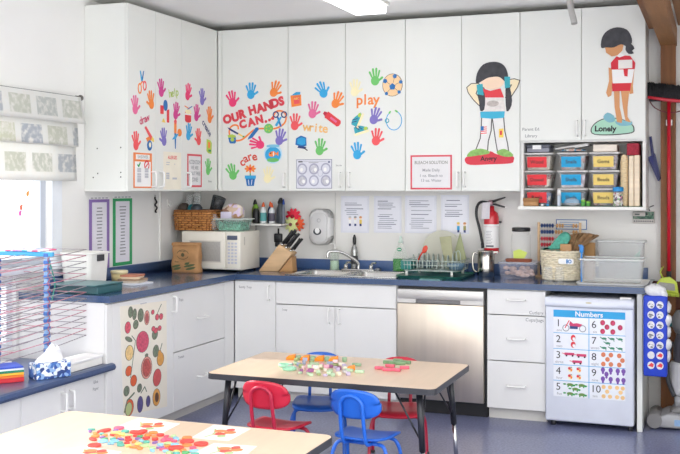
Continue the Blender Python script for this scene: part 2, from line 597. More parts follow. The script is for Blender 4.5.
# worktop with the sink cut-out and a backsplash
SX0, SX1, SY0, SY1 = 1.03, 1.81, -.545, -.14
CT = .91
t = thing('worktop', 'long L-shaped glossy blue laminate worktop around the corner', 'worktop', (.64, -.64, .87))
b = B().box(0, .64, -2.247, 0, .87, CT).box(.64, SX0, -.64, 0, .87, CT).box(SX1, 3.512, -.64, 0, .87, CT)
b.box(SX0, SX1, -.64, SY0, .87, CT).box(SX0, SX1, SY1, 0, .87, CT)
b.build('top', blue_lam, t)
b = B().box(0.02, 3.47, -.02, 0, CT, .988, .004).box(0, .02, -2.0, 0, CT, .988, .004)
b.build('backsplash', M('blue_laminate_upstand', '#4a6696', .3, var=.08, vs=90), t)
# low bench under the window
t = thing('bench_worktop', 'low dark blue laminate bench top under the window', 'worktop', (.3, -3.1, .52))
pts = [(0, .475), (.625, .475), (.648, .482), (.655, .497), (.648, .514), (.63, .52), (0, .52)]
B().prism(pts, -4.4, -2.25, 'Y').prism([(.622, .476)] + pts[1:6] + [(.622, .52)], -2.25, -2.205, 'Y').build('top', M('dark_blue_laminate', '#3d4f74', .3, var=.1, vs=90, coat=.2), t)
bc = cabinet('bench_cabinet', 'low white two-door cabinet under the bench holding the tissue box', (0, -2.982, 0), R(90), .735, .6, .06, .474,
        [('door', 0, .367, .06, .468, ('v', .33, .33, .43)), ('door', .367, .735, .06, .468, ('v', .402, .33, .43))], mat=white_cool)
note_on(bc, 1, ['Glue', 'Paper'], .65, .43, .028, .6)
cabinet('bench_cabinet', 'low white two-door cabinet at the picture edge under the rainbow box', (0, -3.9, 0), R(90), .916, .6, .06, .474,
        [('door', 0, .458, .06, .468, ('v', .42, .33, .43)), ('door', .458, .916, .06, .468, ('v', .5, .33, .43))], mat=white_cool)

# ------------------------------------------------------------ dishwasher
t = thing('dishwasher', 'built-in stainless steel dishwasher under the blue worktop', 'dishwasher', (2.17, -.3, 0))
B().box(1.864, 2.478, -.6, -.03, .1, .862).build('tub', black, t)
d = B().box(1.868, 2.466, -.64, -.601, .105, .752, .004).build('door', steel, t)
b = B().box(1.868, 2.466, -.644, -.601, .782, .848, .003).box(1.868, 2.0, -.644, -.601, .755, .783).box(2.31, 2.466, -.644, -.601, .755, .783)
b.build('control_panel', M('panel_steel', '#cfcdca', .42, metal=.75, var=.03), t)
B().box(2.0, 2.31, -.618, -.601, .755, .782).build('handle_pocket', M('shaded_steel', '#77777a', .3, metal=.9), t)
B().box(1.866, 2.476, -.56, -.05, 0, .1).build('kick_plate', black, t)

# ------------------------------------------------------------- mini fridge
t = thing('mini_fridge', 'white under-counter refrigerator wearing the numbers chart', 'refrigerator', (3.155, -.35, 0))
B().box(2.874, 3.425, -.60, -.06, .03, .832, .006).build('body', M('fridge_side', '#dcdcdf', .4), t)
d = B().box(2.874, 3.425, -.655, -.604, .035, .775, .012, 3)
dfr = d.build('door', M('fridge_white', '#dde1ec', .3), t)
# the moulded grip along the top of the door
b = B()
n = 16
def grip(u, v):
    x = 2.874 + .551 * u
    sag = .022 * math.sin(math.pi * u)
    prof = [(-.604, .776), (-.658, .772), (-.672, .782 - sag * .5), (-.672, .81), (-.655, .832), (-.604, .834)]
    p = v * (len(prof) - 1)
    i = min(int(p), len(prof) - 2)
    f = p - i
    return (x, prof[i][0] * (1 - f) + prof[i + 1][0] * f, prof[i][1] * (1 - f) + prof[i + 1][1] * f)
b.grid(grip, n, 10)
b.box(2.876, 3.423, -.65, -.604, .778, .828)
b.build('door_grip', M('fridge_white', '#dde1ec', .3), dfr)
B().box(3.34, 3.41, -.66, -.6, .834, .846, .003).build('hinge_cover', plast_white, t)
for x in (2.92, 3.40):
    B().cyl((x, -.6, 0), (x, -.6, .034), .016).build('foot', dark, t)
f = Flat('Y', -.6725, (3.15, 0, .805))
f.ell(0, 0, .02, .005, M('badge_gold', '#c9c0a0', .4), 0)
f.build('badge', parent=t)

# ------------------------------------------------------------------ sink
t = thing('sink', 'double bowl stainless sink set into the blue worktop', 'sink', (1.42, -.34, .91))
def bowl(b, x0, x1, y0, y1, z1, z0):
    rings = []
    for k, (ins, z) in enumerate(((0, z1), (.006, z1 - .01), (.012, z0 + .03), (.03, z0 + .006), (.06, z0))):
        a0, a1, c0, c1 = x0 + ins, x1 - ins, y0 + ins, y1 - ins
        r = .05
        pts = []
        for (cx, cy, s) in ((a1 - r, c1 - r, 0), (a0 + r, c1 - r, 90), (a0 + r, c0 + r, 180), (a1 - r, c0 + r, 270)):
            for i in range(5):
                A = R(s + 90 * i / 4)
                pts.append((cx + r * math.cos(A), cy + r * math.sin(A), z))
        rings.append(pts)
    N = len(rings[0])
    vs = [p for r_ in rings for p in r_]
    fs = [(i * N + k, i * N + (k + 1) % N, (i + 1) * N + (k + 1) % N, (i + 1) * N + k) for i in range(len(rings) - 1) for k in range(N)]
    fs.append(list(range((len(rings) - 1) * N, len(rings) * N)))
    b.add(vs, fs, True)
xm = (SX0 + SX1) / 2
for x0, x1 in ((SX0 + .004, xm - .012), (xm + .012, SX1 - .004)):
    b = B()
    bowl(b, x0, x1, SY0 + .004, SY1 - .004, .912, .74)
    p = b.build('bowl', steel_sink, t)
    B().cyl(((x0 + x1) / 2, -.34, .741), ((x0 + x1) / 2, -.34, .745), .04).build('drain', chrome, p)
b = B()
z0, z1 = .9105, .917
b.box(SX0 - .03, SX1 + .03, SY0 - .03, SY0 + .006, z0, z1, .002).box(SX0 - .03, SX1 + .03, SY1 - .006, SY1 + .07, z0, z1, .002)
b.box(SX0 - .03, SX0 + .006, SY0, SY1, z0, z1, .002).box(SX1 - .006, SX1 + .03, SY0, SY1, z0, z1, .002).box(xm - .014, xm + .014, SY0, SY1, z0, z1, .002)
b.build('rim', steel_sink, t)
z = .917
fx, fy = 1.40, -.115
t = thing('faucet', 'chrome kitchen faucet with a long arched spout over the sink', 'faucet', (fx, fy, z))
b = B().box(fx - .13, fx + .13, fy - .025, fy + .025, z, z + .012, .005)
b.build('base', chrome, t)
b = B().tube(smooth([(fx, fy, z + .01), (fx, fy, z + .05), (fx - .03, fy - .02, z + .085), (fx - .10, fy - .07, z + .135), (fx - .165, fy - .12, z + .148), (fx - .19, fy - .14, z + .135), (fx - .192, fy - .142, z + .10)], 5), .011, 10)
b.build('spout', chrome, t)
for dx in (-.1, .1):
    b = B().cyl((fx + dx, fy, z + .012), (fx + dx, fy, z + .045), .018, .014)
    b.tube(smooth([(fx + dx, fy, z + .045), (fx + dx + .02, fy - .02, z + .058), (fx + dx + .05, fy - .04, z + .062)], 4), .008, 8)
    b.build('lever', chrome, t)
tag(B().lathe([(0, 0), (.022, 0), (.03, .006), (.018, .016), (.006, .022), (0, .022)], (1.545, -.10, .9172)).build('sink_stopper', M('stopper_steel', '#8d8f90', .3, metal=1), loc=(1.545, -.10, .9172)),
    'small domed steel sink stopper lying on the rim beside the faucet', 'stopper')

# ------------------------------------------------------- ceiling light etc
t = thing('ceiling_light', 'long fluorescent ceiling fixture with a glowing white lens', 'light', (1.72, -1.87, CEIL))
B().box(1.595, 1.845, -3.0, -.74, 2.765, CEIL - .0005).build('housing', plast_white, t)
B().box(1.607, 1.833, -2.99, -.76, 2.708, 2.764, .012).build('diffuser', M('lit_diffuser', '#ffffff', .5, emit=2.2), t)
for (x, y0, y1, lb) in ((1.1, -6.6, -4.4, 'added unseen fill light nearest the window side of the room'), (2.9, -6.6, -4.4, 'added unseen fill light over the middle of the room'), (4.25, -6.6, -3.6, 'added unseen fill light over the open side of the room')):
    t = thing('added_fill_light', lb, 'light', (x, (y0 + y1) / 2, 2.4))  # added out-of-view lights, hung low to brighten the ceiling and room
    B().box(x - .10, x + .10, y0, y1, 2.36, 2.42, .012).build('diffuser', M('fill_light_lens', '#ffffff', .5, emit=5), t)
    for y in (y0 + .2, y1 - .2):
        B().cyl((x, y, 2.415), (x, y, CEIL - .0005), .006, n=8).build('rod', plast_white, t)
tag(B().tube(smooth([(3.05, -.8, CEIL), (3.05, -.8, 2.70), (3.06, -.8, 2.64), (3.075, -.81, 2.585), (3.08, -.815, 2.56)], 5), .02, 10, radii=None).build('ceiling_hook', M('grey_metal', '#b5b3af', .5), loc=(3.05, -.8, CEIL)),
    'grey metal hook hanging down from the ceiling', 'hook')
# ================================================== stickers on the cupboards
FB, FL = -.3322, .3322
def hand(px, py, m, rot, label, left=False, flip=1, size=.135):
    ax, val = ('X', FL) if left else ('Y', FB)
    f = Flat(ax, val, at(px, py, ax, val), rot)
    k = size
    f.ell(0, -.2 * k, .235 * k, .255 * k, m, 0)
    for a, b, c, d, r in ((-.17, .0, -.29, .27, .048), (-.06, .06, -.10, .42, .052), (.07, .06, .09, .43, .052), (.17, .0, .26, .31, .046), (.12, -.26, .40, -.06, .055)):
        f.cap(flip * a * k, b * k, flip * c * k, d * k, r * k * .9, r * k * 1.15, m, 1)
    return f.done('handprint_sticker', label, 'sticker', 'handprint stickers on the cupboards')

for a in (
    (232, 99, pink, 12, 'hot pink handprint sticker above the letter O of OUR'),
    (251, 91, blue, -2, 'sky blue handprint sticker above the middle of OUR HANDS'),
    (275, 89, orange, -22, 'orange handprint sticker above the end of HANDS'),
    (280, 137, purple, -12, 'violet handprint sticker under the drawn scissors of the lettering'),
    (257, 144, pink, 78, 'pink handprint sticker lying sideways above the word care'),
    (232, 172, green, 18, 'green handprint sticker beside the drawn flowerpot'),
    (268, 175, cream, -8, 'faint cream handprint sticker below the drawn fishbowl'),
    (322, 90, blue, 26, 'sky blue handprint sticker topmost on the write door'),
    (337, 100, orange, -24, 'orange handprint sticker just above the red marker sticker'),
    (313, 110, rose, -8, 'rose handprint sticker between book sticker and red marker sticker'),
    (295, 122, coral, -4, 'red handprint sticker just under the orange book sticker'),
    (320, 147, green, -6, 'green handprint sticker beside the blue computer sticker'),
    (355, 88, cream, -4, 'faint cream handprint sticker above the word play'),
    (375, 77, green, 2, 'green handprint sticker beside the football sticker'),
    (375, 116, purple, -20, 'violet handprint sticker under the word play'),
    (376.5, 137, coral, -8, 'red handprint sticker beside the drawn sneakers'),
    (357, 151, blue, 4, 'blue handprint sticker lowest on the play door')):
    hand(*a)
for a in (
    (135, 105, rose, 4, 'rose handprint sticker above the word draw'),
    (151, 100, orange, 10, 'orange handprint sticker under the scissors sticker', -1),
    (161, 88, magenta, 6, 'magenta handprint sticker beside the word help'),
    (188, 92, pink, -14, 'pink handprint sticker topmost on the corner cupboard'),
    (202, 97, purple, 2, 'violet handprint sticker high on the corner cupboard'),
    (176, 111, magenta, -12, 'magenta handprint sticker below the word help'),
    (196.5, 113, magenta, -6, 'magenta handprint sticker beside the drum sticker'),
    (209.5, 115, orange, 4, 'orange handprint sticker above the word create'),
    (188.6, 132, blue, -8, 'blue handprint sticker beside the word create'),
    (198.5, 137, coral, 6, 'red handprint sticker under the word create', -1),
    (208, 167, green, 0, 'green handprint sticker beside the nut free notice'),
    (135.7, 141, coral, 6, 'coral handprint sticker above the orange framed notice'),
    (163.7, 137, purple, 8, 'violet handprint sticker beside the spoon and ball sticker', -1)):
    hand(*a[:5], left=True, flip=a[5] if len(a) > 5 else 1)

def word(px, py, s, m, size, label, rot=0, left=False, bold=.02, sx=1, arc=0):
    size *= 1.3
    ax, val = ('X', FL) if left else ('Y', FB)
    f = Flat(ax, val, at(px, py, ax, val), rot)
    w = size * .30 * sx
    n = len(s)
    for i, c in enumerate(s):
        x = (i - (n - 1) / 2) * w
        y = -arc * ((i - (n - 1) / 2) / max(1, n / 2)) ** 2 * size
        f.text(c, x, y, size, m, 0, -arc * 40 * (i - (n - 1) / 2) / max(1, n / 2), bold, sx)
    return f.done('word_sticker', label, 'sticker', 'word stickers on the cupboards')

word(247.5, 157.5, 'care', M('brick_red_print', '#d9442f', .55), .095, 'red orange word care curving on the lettering door', 22, arc=.25)
word(316, 128, 'write', M('pale_orange_print', '#f3bd6d', .55), .095, 'pale orange word write sticker', -6)
word(368, 100, 'play', orange, .11, 'orange word play sticker', 0)
word(173.5, 93, 'help', lime, .085, 'lime word help sticker', 12, True, .01)
word(144, 119.5, 'draw', M('raspberry_print', '#d3486f', .55), .075, 'raspberry word draw sticker', 18, True)
word(206.5, 128, 'create', navy, .068, 'dark blue word create running downhill', -38, True)

# the big lettering with its looping ribbon
f = Flat('Y', FB, at(252, 118, 'Y', FB))
mid = M('title_red', '#dd4450', .55)
def letters(s, pts, size, k):
    for c, (x, y, r) in zip(s, pts):
        f.text(c, *f.P(x, y), size, mid, k, r, .066)
letters('OUR', [(227.5, 119.5, 16), (235.5, 117.5, 14), (242, 114.5, 12)], .118, 2)
letters('HANDS', [(252.5, 110.5, 16), (260.5, 108.5, 15), (268, 106, 14), (275, 103.5, 12), (281.5, 101.5, 14)], .118, 2)
letters('CAN', [(243, 124.5, 16), (251.5, 122.5, 14), (259.5, 120, 14)], .11, 2)
for x, y in ((266, 121.5), (269.5, 120), (273, 118.5)):
    f.ell(*f.P(x, y), .011, .011, mid, 2)
rb = [f.P(225 + x / 8.26, 90 + y / 8.26) for x, y in ((110, 320), (105, 295), (75, 290), (45, 310), (35, 350), (50, 395), (90, 418), (140, 410), (190, 370), (240, 330), (300, 318), (380, 322), (440, 310), (490, 275), (505, 230), (495, 190), (460, 172), (420, 180), (400, 215), (380, 240))]
rb = [(p.x, p.y) for p in smooth([(*p, 0) for p in rb], 3)]
f.line(rb, .013, orange, 0)
T = f.zm = (225, 90, 8.26)
f.pp([(25, 380), (88, 378), (92, 430), (82, 442), (45, 442), (35, 430)], deep_blue, 1)
f.pp([(22, 375), (60, 365), (90, 378), (88, 392), (30, 395)], lime, 2)
f.pell(62, 410, 16, 16, lime, 2)
f.pp([(20, 310), (35, 312), (110, 355), (118, 368), (100, 366), (40, 332)], navy, 1)
f.pp([(112, 355), (160, 385), (155, 395), (110, 368)], yellow, 1)
f.pp([(145, 378), (165, 380), (150, 395)], dgreen, 2)
f.pp([(188, 410), (195, 390), (255, 310), (275, 308), (280, 325), (225, 395)], deep_blue, 1)
f.pell(360, 318, 38, 40, green, 1)
for a in range(5):
    f.pell(360 + 20 * math.cos(a * 1.257), 318 + 20 * math.sin(a * 1.257), 7, 7, lime, 2)
for x in (420, 488):
    f.ring(*f.P(x, 203), .021, .009, navy, 2, n=12)
f.pp([(428, 225), (442, 222), (470, 300), (456, 305)], deep_blue, 2)
f.pp([(470, 222), (455, 222), (412, 292), (430, 302)], blue, 3)
f.zm = None
f.done('lettering_sticker', 'big red OUR HANDS CAN lettering with orange ribbon', 'sticker')

# smaller picture stickers
def pic(px, py, left=False, rot=0):
    ax, val = ('X', FL) if left else ('Y', FB)
    f = Flat(ax, val, at(px, py, ax, val), rot)
    if left:
        f.u, f.w = f.u * .62, f.w * .78
    return f
f = pic(273, 154)
f.ell(0, 0, .075, .072, M('bowl_glass_print', '#bfe3f2', .5), 0).ell(0, -.005, .065, .058, blue, 1).ell(0, .06, .055, .012, M('bowl_rim_print', '#7cc4e0', .5), 2)
f.ell(0, -.045, .05, .016, green, 2).ell(-.005, .0, .03, .02, orange, 2, 15).poly([(.02, 0), (.045, .02), (.045, -.015)], orange, 2).ell(-.02, .005, .006, .006, ink, 3)
f.ell(.005, .0, .005, .018, paper, 3).done('fishbowl_sticker', 'blue fishbowl sticker with an orange fish', 'sticker')
f = pic(250.3, 176)
f.poly([(-.04, -.01), (.042, -.01), (.03, -.075), (-.028, -.075)], deep_blue, 1).rect(-.045, -.02, .047, .004, blue, 2)
f.line([(0, 0), (.0, .04)], .008, dgreen, 0)
for a in range(8):
    f.ell(.028 * math.cos(a * .785), .055 + .014 * math.sin(a * .785), .02, .009, orange, 1, a * 45)
f.ell(0, .055, .014, .009, red, 2).line([(-.015, -.03), (-.01, -.065)], .005, paper, 3).line([(.015, -.03), (.01, -.065)], .005, paper, 3)
f.done('flowerpot_sticker', 'blue flowerpot sticker with an orange flower', 'sticker')
f = pic(296, 99.5)
f.poly([(-.04, .03), (.0, .055), (.035, .055), (.035, .0)], blue, 0).poly([(-.045, .03), (.04, .035), (.045, -.045), (-.035, -.055)], orange, 1)
f.poly([(-.02, .02), (.028, .022), (.03, -.03), (-.014, -.036)], coral, 2).text('ABC', .004, .006, .03, yellow, 3, 3, .02)
f.done('book_sticker', 'orange storybook sticker with blue back cover', 'sticker')
f = pic(332.5, 119, rot=-36)
f.poly([(-.06, -.026), (.06, -.026), (.072, -.012), (.072, .012), (.06, .026), (-.06, .026)], red, 0).poly([(-.06, -.018), (-.06, .018), (-.085, .01), (-.085, -.01)], M('deep_red_print', '#c02642', .55), 1)
f.rect(-.02, -.008, .04, .008, rose, 1).done('marker_sticker', 'fat red marker pen sticker', 'sticker')
f = pic(301, 143)
f.poly([(-.04, .035), (.0, .055), (.042, .04), (.045, -.02), (.01, -.03), (-.045, -.012)], deep_blue, 0).poly([(-.028, .03), (.005, .042), (.036, .032), (.036, -.008), (.008, -.016), (-.03, -.004)], blue, 1)
f.poly([(-.03, -.035), (.03, -.045), (.045, -.03), (-.02, -.02)], navy, 1).line([(.03, -.04), (.05, -.055)], .008, ink, 1)
f.done('computer_sticker', 'blue desktop computer sticker', 'sticker')
f = pic(392.5, 85)
f.ell(0, 0, .076, .082, M('ball_outline', '#7a6a58', .6), 0, n=28).ell(0, 0, .072, .078, M('ball_cream', '#f4cf9f', .55), 1, n=28)
for x, y, r, q in ((0, -.012, .025, 90), (.018, .062, .017, 20), (-.055, .03, .018, 60), (-.045, -.06, .014, 10), (.05, -.052, .014, 30), (.062, .02, .015, 10)):
    f.poly([(x + r * math.cos(R(q + 72 * i)), y + r * math.sin(R(q + 72 * i))) for i in range(5)], deep_blue, 3)
    f.line([(x * .9, y * .9), (x * .35, y * .35 - .005)], .003, M('ball_outline', '#7a6a58', .6), 2)
f.done('football_sticker', 'cream and blue football sticker beside a green handprint', 'sticker')
for px, py, r, lb in ((357, 120, -30, 'upper teal sneaker sticker beside the violet handprint'), (360.5, 129.5, 18, 'lower teal sneaker sticker beside the red handprint')):
    f = pic(px, py, rot=r if py > 125 else 68)
    f.poly([(-.05, -.02), (.05, -.025), (.06, -.005), (.02, .02), (-.01, .035), (-.045, .03)], teal, 0).poly([(-.055, -.032), (.06, -.036), (.062, -.018), (-.055, -.015)], cream, 1)
    f.ell(.04, -.005, .016, .012, lime, 2).line([(-.01, .03), (.01, .0)], .006, navy, 2).line([(-.03, .03), (-.01, .0)], .006, navy, 2)
    f.done('sneaker_sticker', lb, 'sticker', 'sneaker stickers')
f = pic(394, 120.5)
f.ring(0, 0, .058, .006, blue, 0, ry=.068, a0=-230, a1=60, n=22).ring(-.052, .0, .014, .006, teal, 1, n=10).line([(.024, .062), (.012, .07)], .012, green, 2).line([(-.035, .054), (-.028, .064)], .012, green, 2)
f.done('jump_rope_sticker', 'thin blue skipping rope sticker with green handles', 'sticker')

f = pic(142, 80, True)
f.poly([(-.045, .075), (-.03, .078), (.012, -.01), (-.012, -.02)], blue, 1).poly([(.04, .08), (.026, .08), (-.012, -.01), (.01, -.02)], deep_blue, 0)
f.ring(-.045, -.075, .032, .014, orange, 1, ry=.04).ring(.052, -.045, .03, .014, coral, 1, ry=.036).line([(-.03, -.04), (.0, -.012)], .014, orange, 1).line([(.035, -.02), (.0, -.01)], .014, coral, 1)
f.done('scissors_sticker', 'blue scissors sticker with orange finger loops', 'sticker')
f = pic(164.5, 112, True)
f.rect(-.09, -.02, -.02, .055, red, 0).ell(.02, .06, .045, .05, deep_blue, 1).poly([(.05, .02), (.1, .03), (.1, -.09), (.05, -.09)], red, 0).poly([(-.06, -.09), (-.02, -.055), (.02, -.095)], yellow, 1)
f.done('toy_block_sticker', 'red blocks and blue ball sticker', 'sticker')
f = pic(188, 114, True)
f.rect(-.07, -.06, .07, .02, red, 0).ell(0, .02, .07, .022, cream, 2).ell(0, -.06, .07, .02, red, 1).rect(-.07, -.01, .07, .004, paper, 1).line([(-.08, .07), (.03, .05)], .008, orange, 2).line([(.09, .075), (-.01, .045)], .008, deep_blue, 3)
f.done('drum_sticker', 'red drum sticker with two sticks', 'sticker')
f = pic(149.5, 138.5, True)
f.poly([(-.10, .09), (-.075, .105), (.05, .02), (.03, -.015)], coral, 1).poly([(.03, -.015), (.05, .02), (.085, -.0), (.09, -.03)], yellow, 1).poly([(-.075, -.0), (.0, .02), (.03, -.03), (-.03, -.04)], orange, 0).ell(.0, -.06, .05, .045, deep_blue, 2).ell(.005, -.055, .022, .022, cream, 3)
f.done('paint_sticker', 'red pencil and blue paint jar sticker', 'sticker')
f = pic(175.5, 135.5, True)
f.rect(-.03, .02, .02, .12, orange, 1).ell(-.005, .125, .028, .02, coral, 2).poly([(-.025, .02), (.015, .02), (.005, -.12), (-.012, -.12)], deep_blue, 0).poly([(-.08, -.04), (.0, .01), (.07, .02), (.0, -.03)], blue, 2).ell(.09, .03, .05, .035, orange, 1)
f.done('spoon_ball_sticker', 'orange spoon and ball sticker', 'sticker')
f = pic(209, 146, True)
f.poly([(-.06, .065), (.03, .055), (.07, .03), (.06, -.075), (-.02, -.07), (-.065, -.05)], lime, 0).poly([(-.03, .04), (.03, .035), (.025, -.02), (-.03, -.02)], orange, 1).rect(-.02, -.055, .045, -.035, dgreen, 1)
f.done('green_book_sticker', 'lime picture book sticker with orange cover', 'sticker')

# ------------------------------------------------------ cut-out figures
def clearbk(*h):
    return M('skin_pale_print', '#f3e3bd', .6)
f = Flat('Y', FB, at(491, 112, 'Y', FB))
f.zm = (460, 55, 3.95)
sh = clearbk()
out = M('outline_print', '#54504e', .6)
legs = M('white_trousers_print', '#e9e7e4', .6, var=.05, vs=12)
L1, L2 = [(86, 240), (126, 244), (123, 300), (112, 340), (109, 378), (62, 376), (80, 330), (84, 290)], [(127, 244), (172, 240), (177, 300), (188, 350), (192, 378), (148, 380), (141, 340)]
for L in (L1, L2):
    cx, cy = sum(p[0] for p in L) / len(L), sum(p[1] for p in L) / len(L)
    f.pp(L, legs, 1)
    f.line([f.P(*p) for p in L], .007, out, 1.5, True)
base = M('red_base_print', '#d93a4a', .6)
f.pp([(20, 420), (24, 404), (50, 398), (95, 394), (120, 380), (145, 392), (190, 396), (212, 402), (212, 416), (200, 428), (120, 432), (40, 434)], base, 2, 3)
for a in ([(28, 396), (45, 378), (80, 370), (112, 378), (114, 390), (70, 397), (34, 402)], [(147, 380), (176, 371), (205, 388), (208, 400), (180, 402), (150, 392)]):
    f.pp(a, M('green_shoe_print', '#8cba62', .6, var=.2, vs=40), 3, 3)
for a in ([(72, 112), (45, 113), (27, 128), (32, 148), (52, 176), (78, 202), (90, 186), (64, 152), (72, 132), (96, 132)], [(185, 98), (215, 94), (236, 100), (228, 126), (212, 150), (194, 178), (180, 168), (196, 132), (204, 118), (188, 122)]):
    f.pp(a, sh, 3)
    f.line([f.P(*p) for p in a], .006, out, 3.5, True)
f.pp([(80, 222), (177, 222), (174, 248), (125, 252), (82, 248)], M('teal_shorts_print', '#3fb3d3', .6), 4)
f.pp([(92, 150), (168, 150), (180, 222), (80, 224)], M('grey_shirt_print', '#e6dfd9', .6, var=.08, vs=40), 4)
f.pp([(92, 132), (120, 142), (160, 132), (174, 168), (90, 168)], red, 5)
f.pell(130, 192, 24, 12, M('shirt_badge_print', '#bdb3ac', .6, var=.2, vs=50), 5)
f.pell(128, 104, 47, 33, skin, 6)
f.pp([(64, 112), (68, 72), (92, 38), (130, 27), (165, 34), (184, 58), (191, 92), (186, 112), (168, 96), (150, 86), (112, 90), (86, 104)], hair_m, 7, 3)
for a in ([(70, 150), (92, 140), (100, 172), (96, 216), (80, 220), (76, 186)], [(182, 116), (196, 122), (206, 180), (198, 212), (184, 222), (180, 168)]):
    f.pp(a, hair_m, 6, 2)
for a in ([(66, 118), (90, 114), (94, 160), (70, 156)], [(176, 86), (198, 86), (198, 128), (178, 132)]):
    f.pp(a, teal, 8)
f.pp([(82, 282), (106, 280), (106, 314), (84, 316)], paper, 4)
for i in range(4):
    f.pp([(82, 284 + i * 8), (106, 282 + i * 8), (106, 286 + i * 8), (82, 288 + i * 8)], red, 5)
f.pp([(82, 282), (94, 281), (94, 298), (82, 299)], deep_blue, 6)
f.pp([(154, 292), (172, 290), (172, 326), (154, 326)], yellow, 4)
f.pp([(158, 300), (166, 298), (166, 316), (158, 316)], red, 5)
f.text('Angry', *f.P(113, 410), .063, ink, 5, 1, .02)
f.done('figure_cutout', 'cardboard cutout of a girl with pigtails on a red Angry base', 'cutout')

f = Flat('Y', FB, at(613, 80, 'Y', FB))
f.zm = (580, 20, 3.783)
f.pp([(40, 416), (56, 390), (95, 371), (150, 372), (195, 392), (206, 412), (196, 428), (125, 436), (55, 434)], out, 0, 3)
f.pp([(44, 415), (59, 392), (96, 374), (150, 375), (192, 394), (202, 412), (193, 425), (125, 432), (57, 431)], M('mint_base_print', '#a9d6bd', .6), 1, 3)
for a in ([(88, 366), (104, 350), (128, 362), (132, 382), (112, 388), (96, 380)], [(132, 384), (160, 380), (196, 384), (192, 398), (150, 400)]):
    f.pp(a, M('blue_slipper_print', '#7fb7c4', .6), 2, 2)
for a in ([(128, 262), (150, 262), (150, 330), (160, 374), (158, 390), (140, 386), (131, 330)], [(154, 262), (187, 262), (180, 330), (180, 366), (193, 388), (172, 382), (162, 330)], [(108, 180), (128, 185), (122, 250), (119, 285), (106, 292), (99, 275), (110, 230)], [(190, 180), (206, 180), (200, 250), (202, 278), (188, 280), (184, 265), (194, 235)]):
    f.pp(a, tan, 3)
f.pp([(121, 236), (194, 233), (190, 268), (122, 270)], M('red_shorts_print', '#d72638', .6), 4)
f.pp([(120, 180), (206, 180), (196, 238), (124, 240)], paper, 5)
f.pp([(117, 162), (138, 138), (160, 134), (190, 136), (209, 162), (207, 186), (118, 188)], M('red_shirt_print', '#d72638', .6), 6)
f.pp([(145, 152), (198, 150), (198, 182), (145, 185)], M('white_panel_print', '#ece8e2', .6), 7)
f.pp([(164, 184), (182, 184), (180, 214), (168, 212)], M('red_shirt_print', '#d72638', .6), 7)
f.pp([(128, 132), (150, 124), (172, 134), (150, 142)], paper, 7)
f.pp([(94, 100), (99, 124), (120, 138), (142, 134), (160, 116), (166, 88), (110, 88)], tan, 7)
f.pp([(80, 104), (84, 66), (105, 40), (140, 28), (176, 36), (193, 60), (196, 86), (178, 100), (156, 92), (128, 104), (100, 104)], hair_m, 8, 3)
f.pp([(178, 90), (196, 92), (206, 108), (197, 116), (204, 126), (184, 128), (172, 112)], hair_m, 8, 2)
f.text('Lonely', *f.P(96, 412), .07, ink, 5, -1, .035)
f.done('figure_cutout', 'cardboard cutout of a girl in red shirt on a mint Lonely base', 'cutout')

# ------------------------------------------------------------- notices
def corners(f, pts):
    return [f.P(*p) for p in pts]
def bars(f, x0, x1, ys, h, m, k=2, ragged=0):
    for y in ys:
        e = x1 - (x1 - x0) * rnd.uniform(0, ragged) if ragged else x1
        f.rect(x0, y - h / 2, e, y + h / 2, m, k)

def sheet(ax, val, p0, p1):
    """upright rectangle between two opposite places of the photograph: returns the drawing, half width, half height"""
    a, b = at(*p0, ax, val), at(*p1, ax, val)
    f = Flat(ax, val, (a + b) / 2)
    x, y = f.P(*p1)
    return f, abs(x), abs(y)

f, w, h = sheet('X', FL, (133.3, 152.3), (151.8, 188))
f.rect(-w, -h, w, h, M('orange_frame_print', '#f08a4a', .5), 0).rect(-w * .86, -h * .92, w * .86, h * .5, paper, 1).rect(-w * .74, h * .62, w * .74, h * .9, paper, 1)
f.text('SANDPAPER', 0, h * .76, .042, grey_ink, 2, 0, .01, .8)
f.line([(-w * .55, h * .3), (-w * .45, h * .22), (-w * .3, h * .42)], .012, dgreen, 2).ring(w * .42, h * .3, .028, .011, red, 2, n=12).line([(w * .32, h * .22), (w * .52, h * .38)], .01, red, 2)
for y in (.08, -.05, -.22, -.36, -.5, -.62):
    f.rect(-w * .6, h * y - .007, -w * .2, h * y + .007, pale_ink, 2)
    if y > -.5:
        f.rect(w * .2, h * y - .007, w * .6, h * y + .007, pale_ink, 2)
f.done('notice', 'orange framed notice with a tick and a crossed circle', 'notice')
f, w, h = sheet('X', FL, (163.3, 151.5), (181, 189.5))
f.rect(-w, -h, w, h, M('cream_paper', '#f3ecd9', .6), 0).text('ALLERGIES', 0, h * .7, .045, red, 1, 0, .02, .8)
f.rect(-w * .7, h * .42, -w * .3, h * .46, pale_ink, 1).rect(-w * .7, h * .3, -w * .35, h * .34, pale_ink, 1).rect(w * .2, h * .34, w * .32, h * .38, pale_ink, 1)
for y in (-.2, -.32, -.44):
    f.rect(-w * .7, h * y, -w * .35, h * y + .012, pale_ink, 1)
f.rect(.0, -h * .46, w * .5, -h * .36, pale_ink, 1).done('notice', 'pale cream paper notice with a red heading', 'notice')
f, w, h = sheet('X', FL, (187.2, 153.7), (201.7, 187.2))
f.rect(-w, -h, w, h, M('red_frame_print', '#d94b58', .5), 0).rect(-w * .84, -h * .88, w * .84, h * .88, M('notice_grey_paper', '#e6e4e4', .5), 1)
for s, y, q in (('ATTENTION', .52, .05), ('WE ARE', .17, .05), ('A NUT FREE', -.18, .05), ('ZONE!', -.55, .055)):
    f.text(s, 0, h * y, q, grey_ink, 2, 0, .02, .82)
f.rect(-w * .7, h * .4, w * .7, h * .42, grey_ink, 2)
f.done('notice', 'red framed nut free zone notice on the corner cupboard', 'notice')
f, w, h = sheet('Y', FB, (296.3, 159.5), (332, 188.6))
lav = M('lavender_paper', '#dfdfe8', .2)
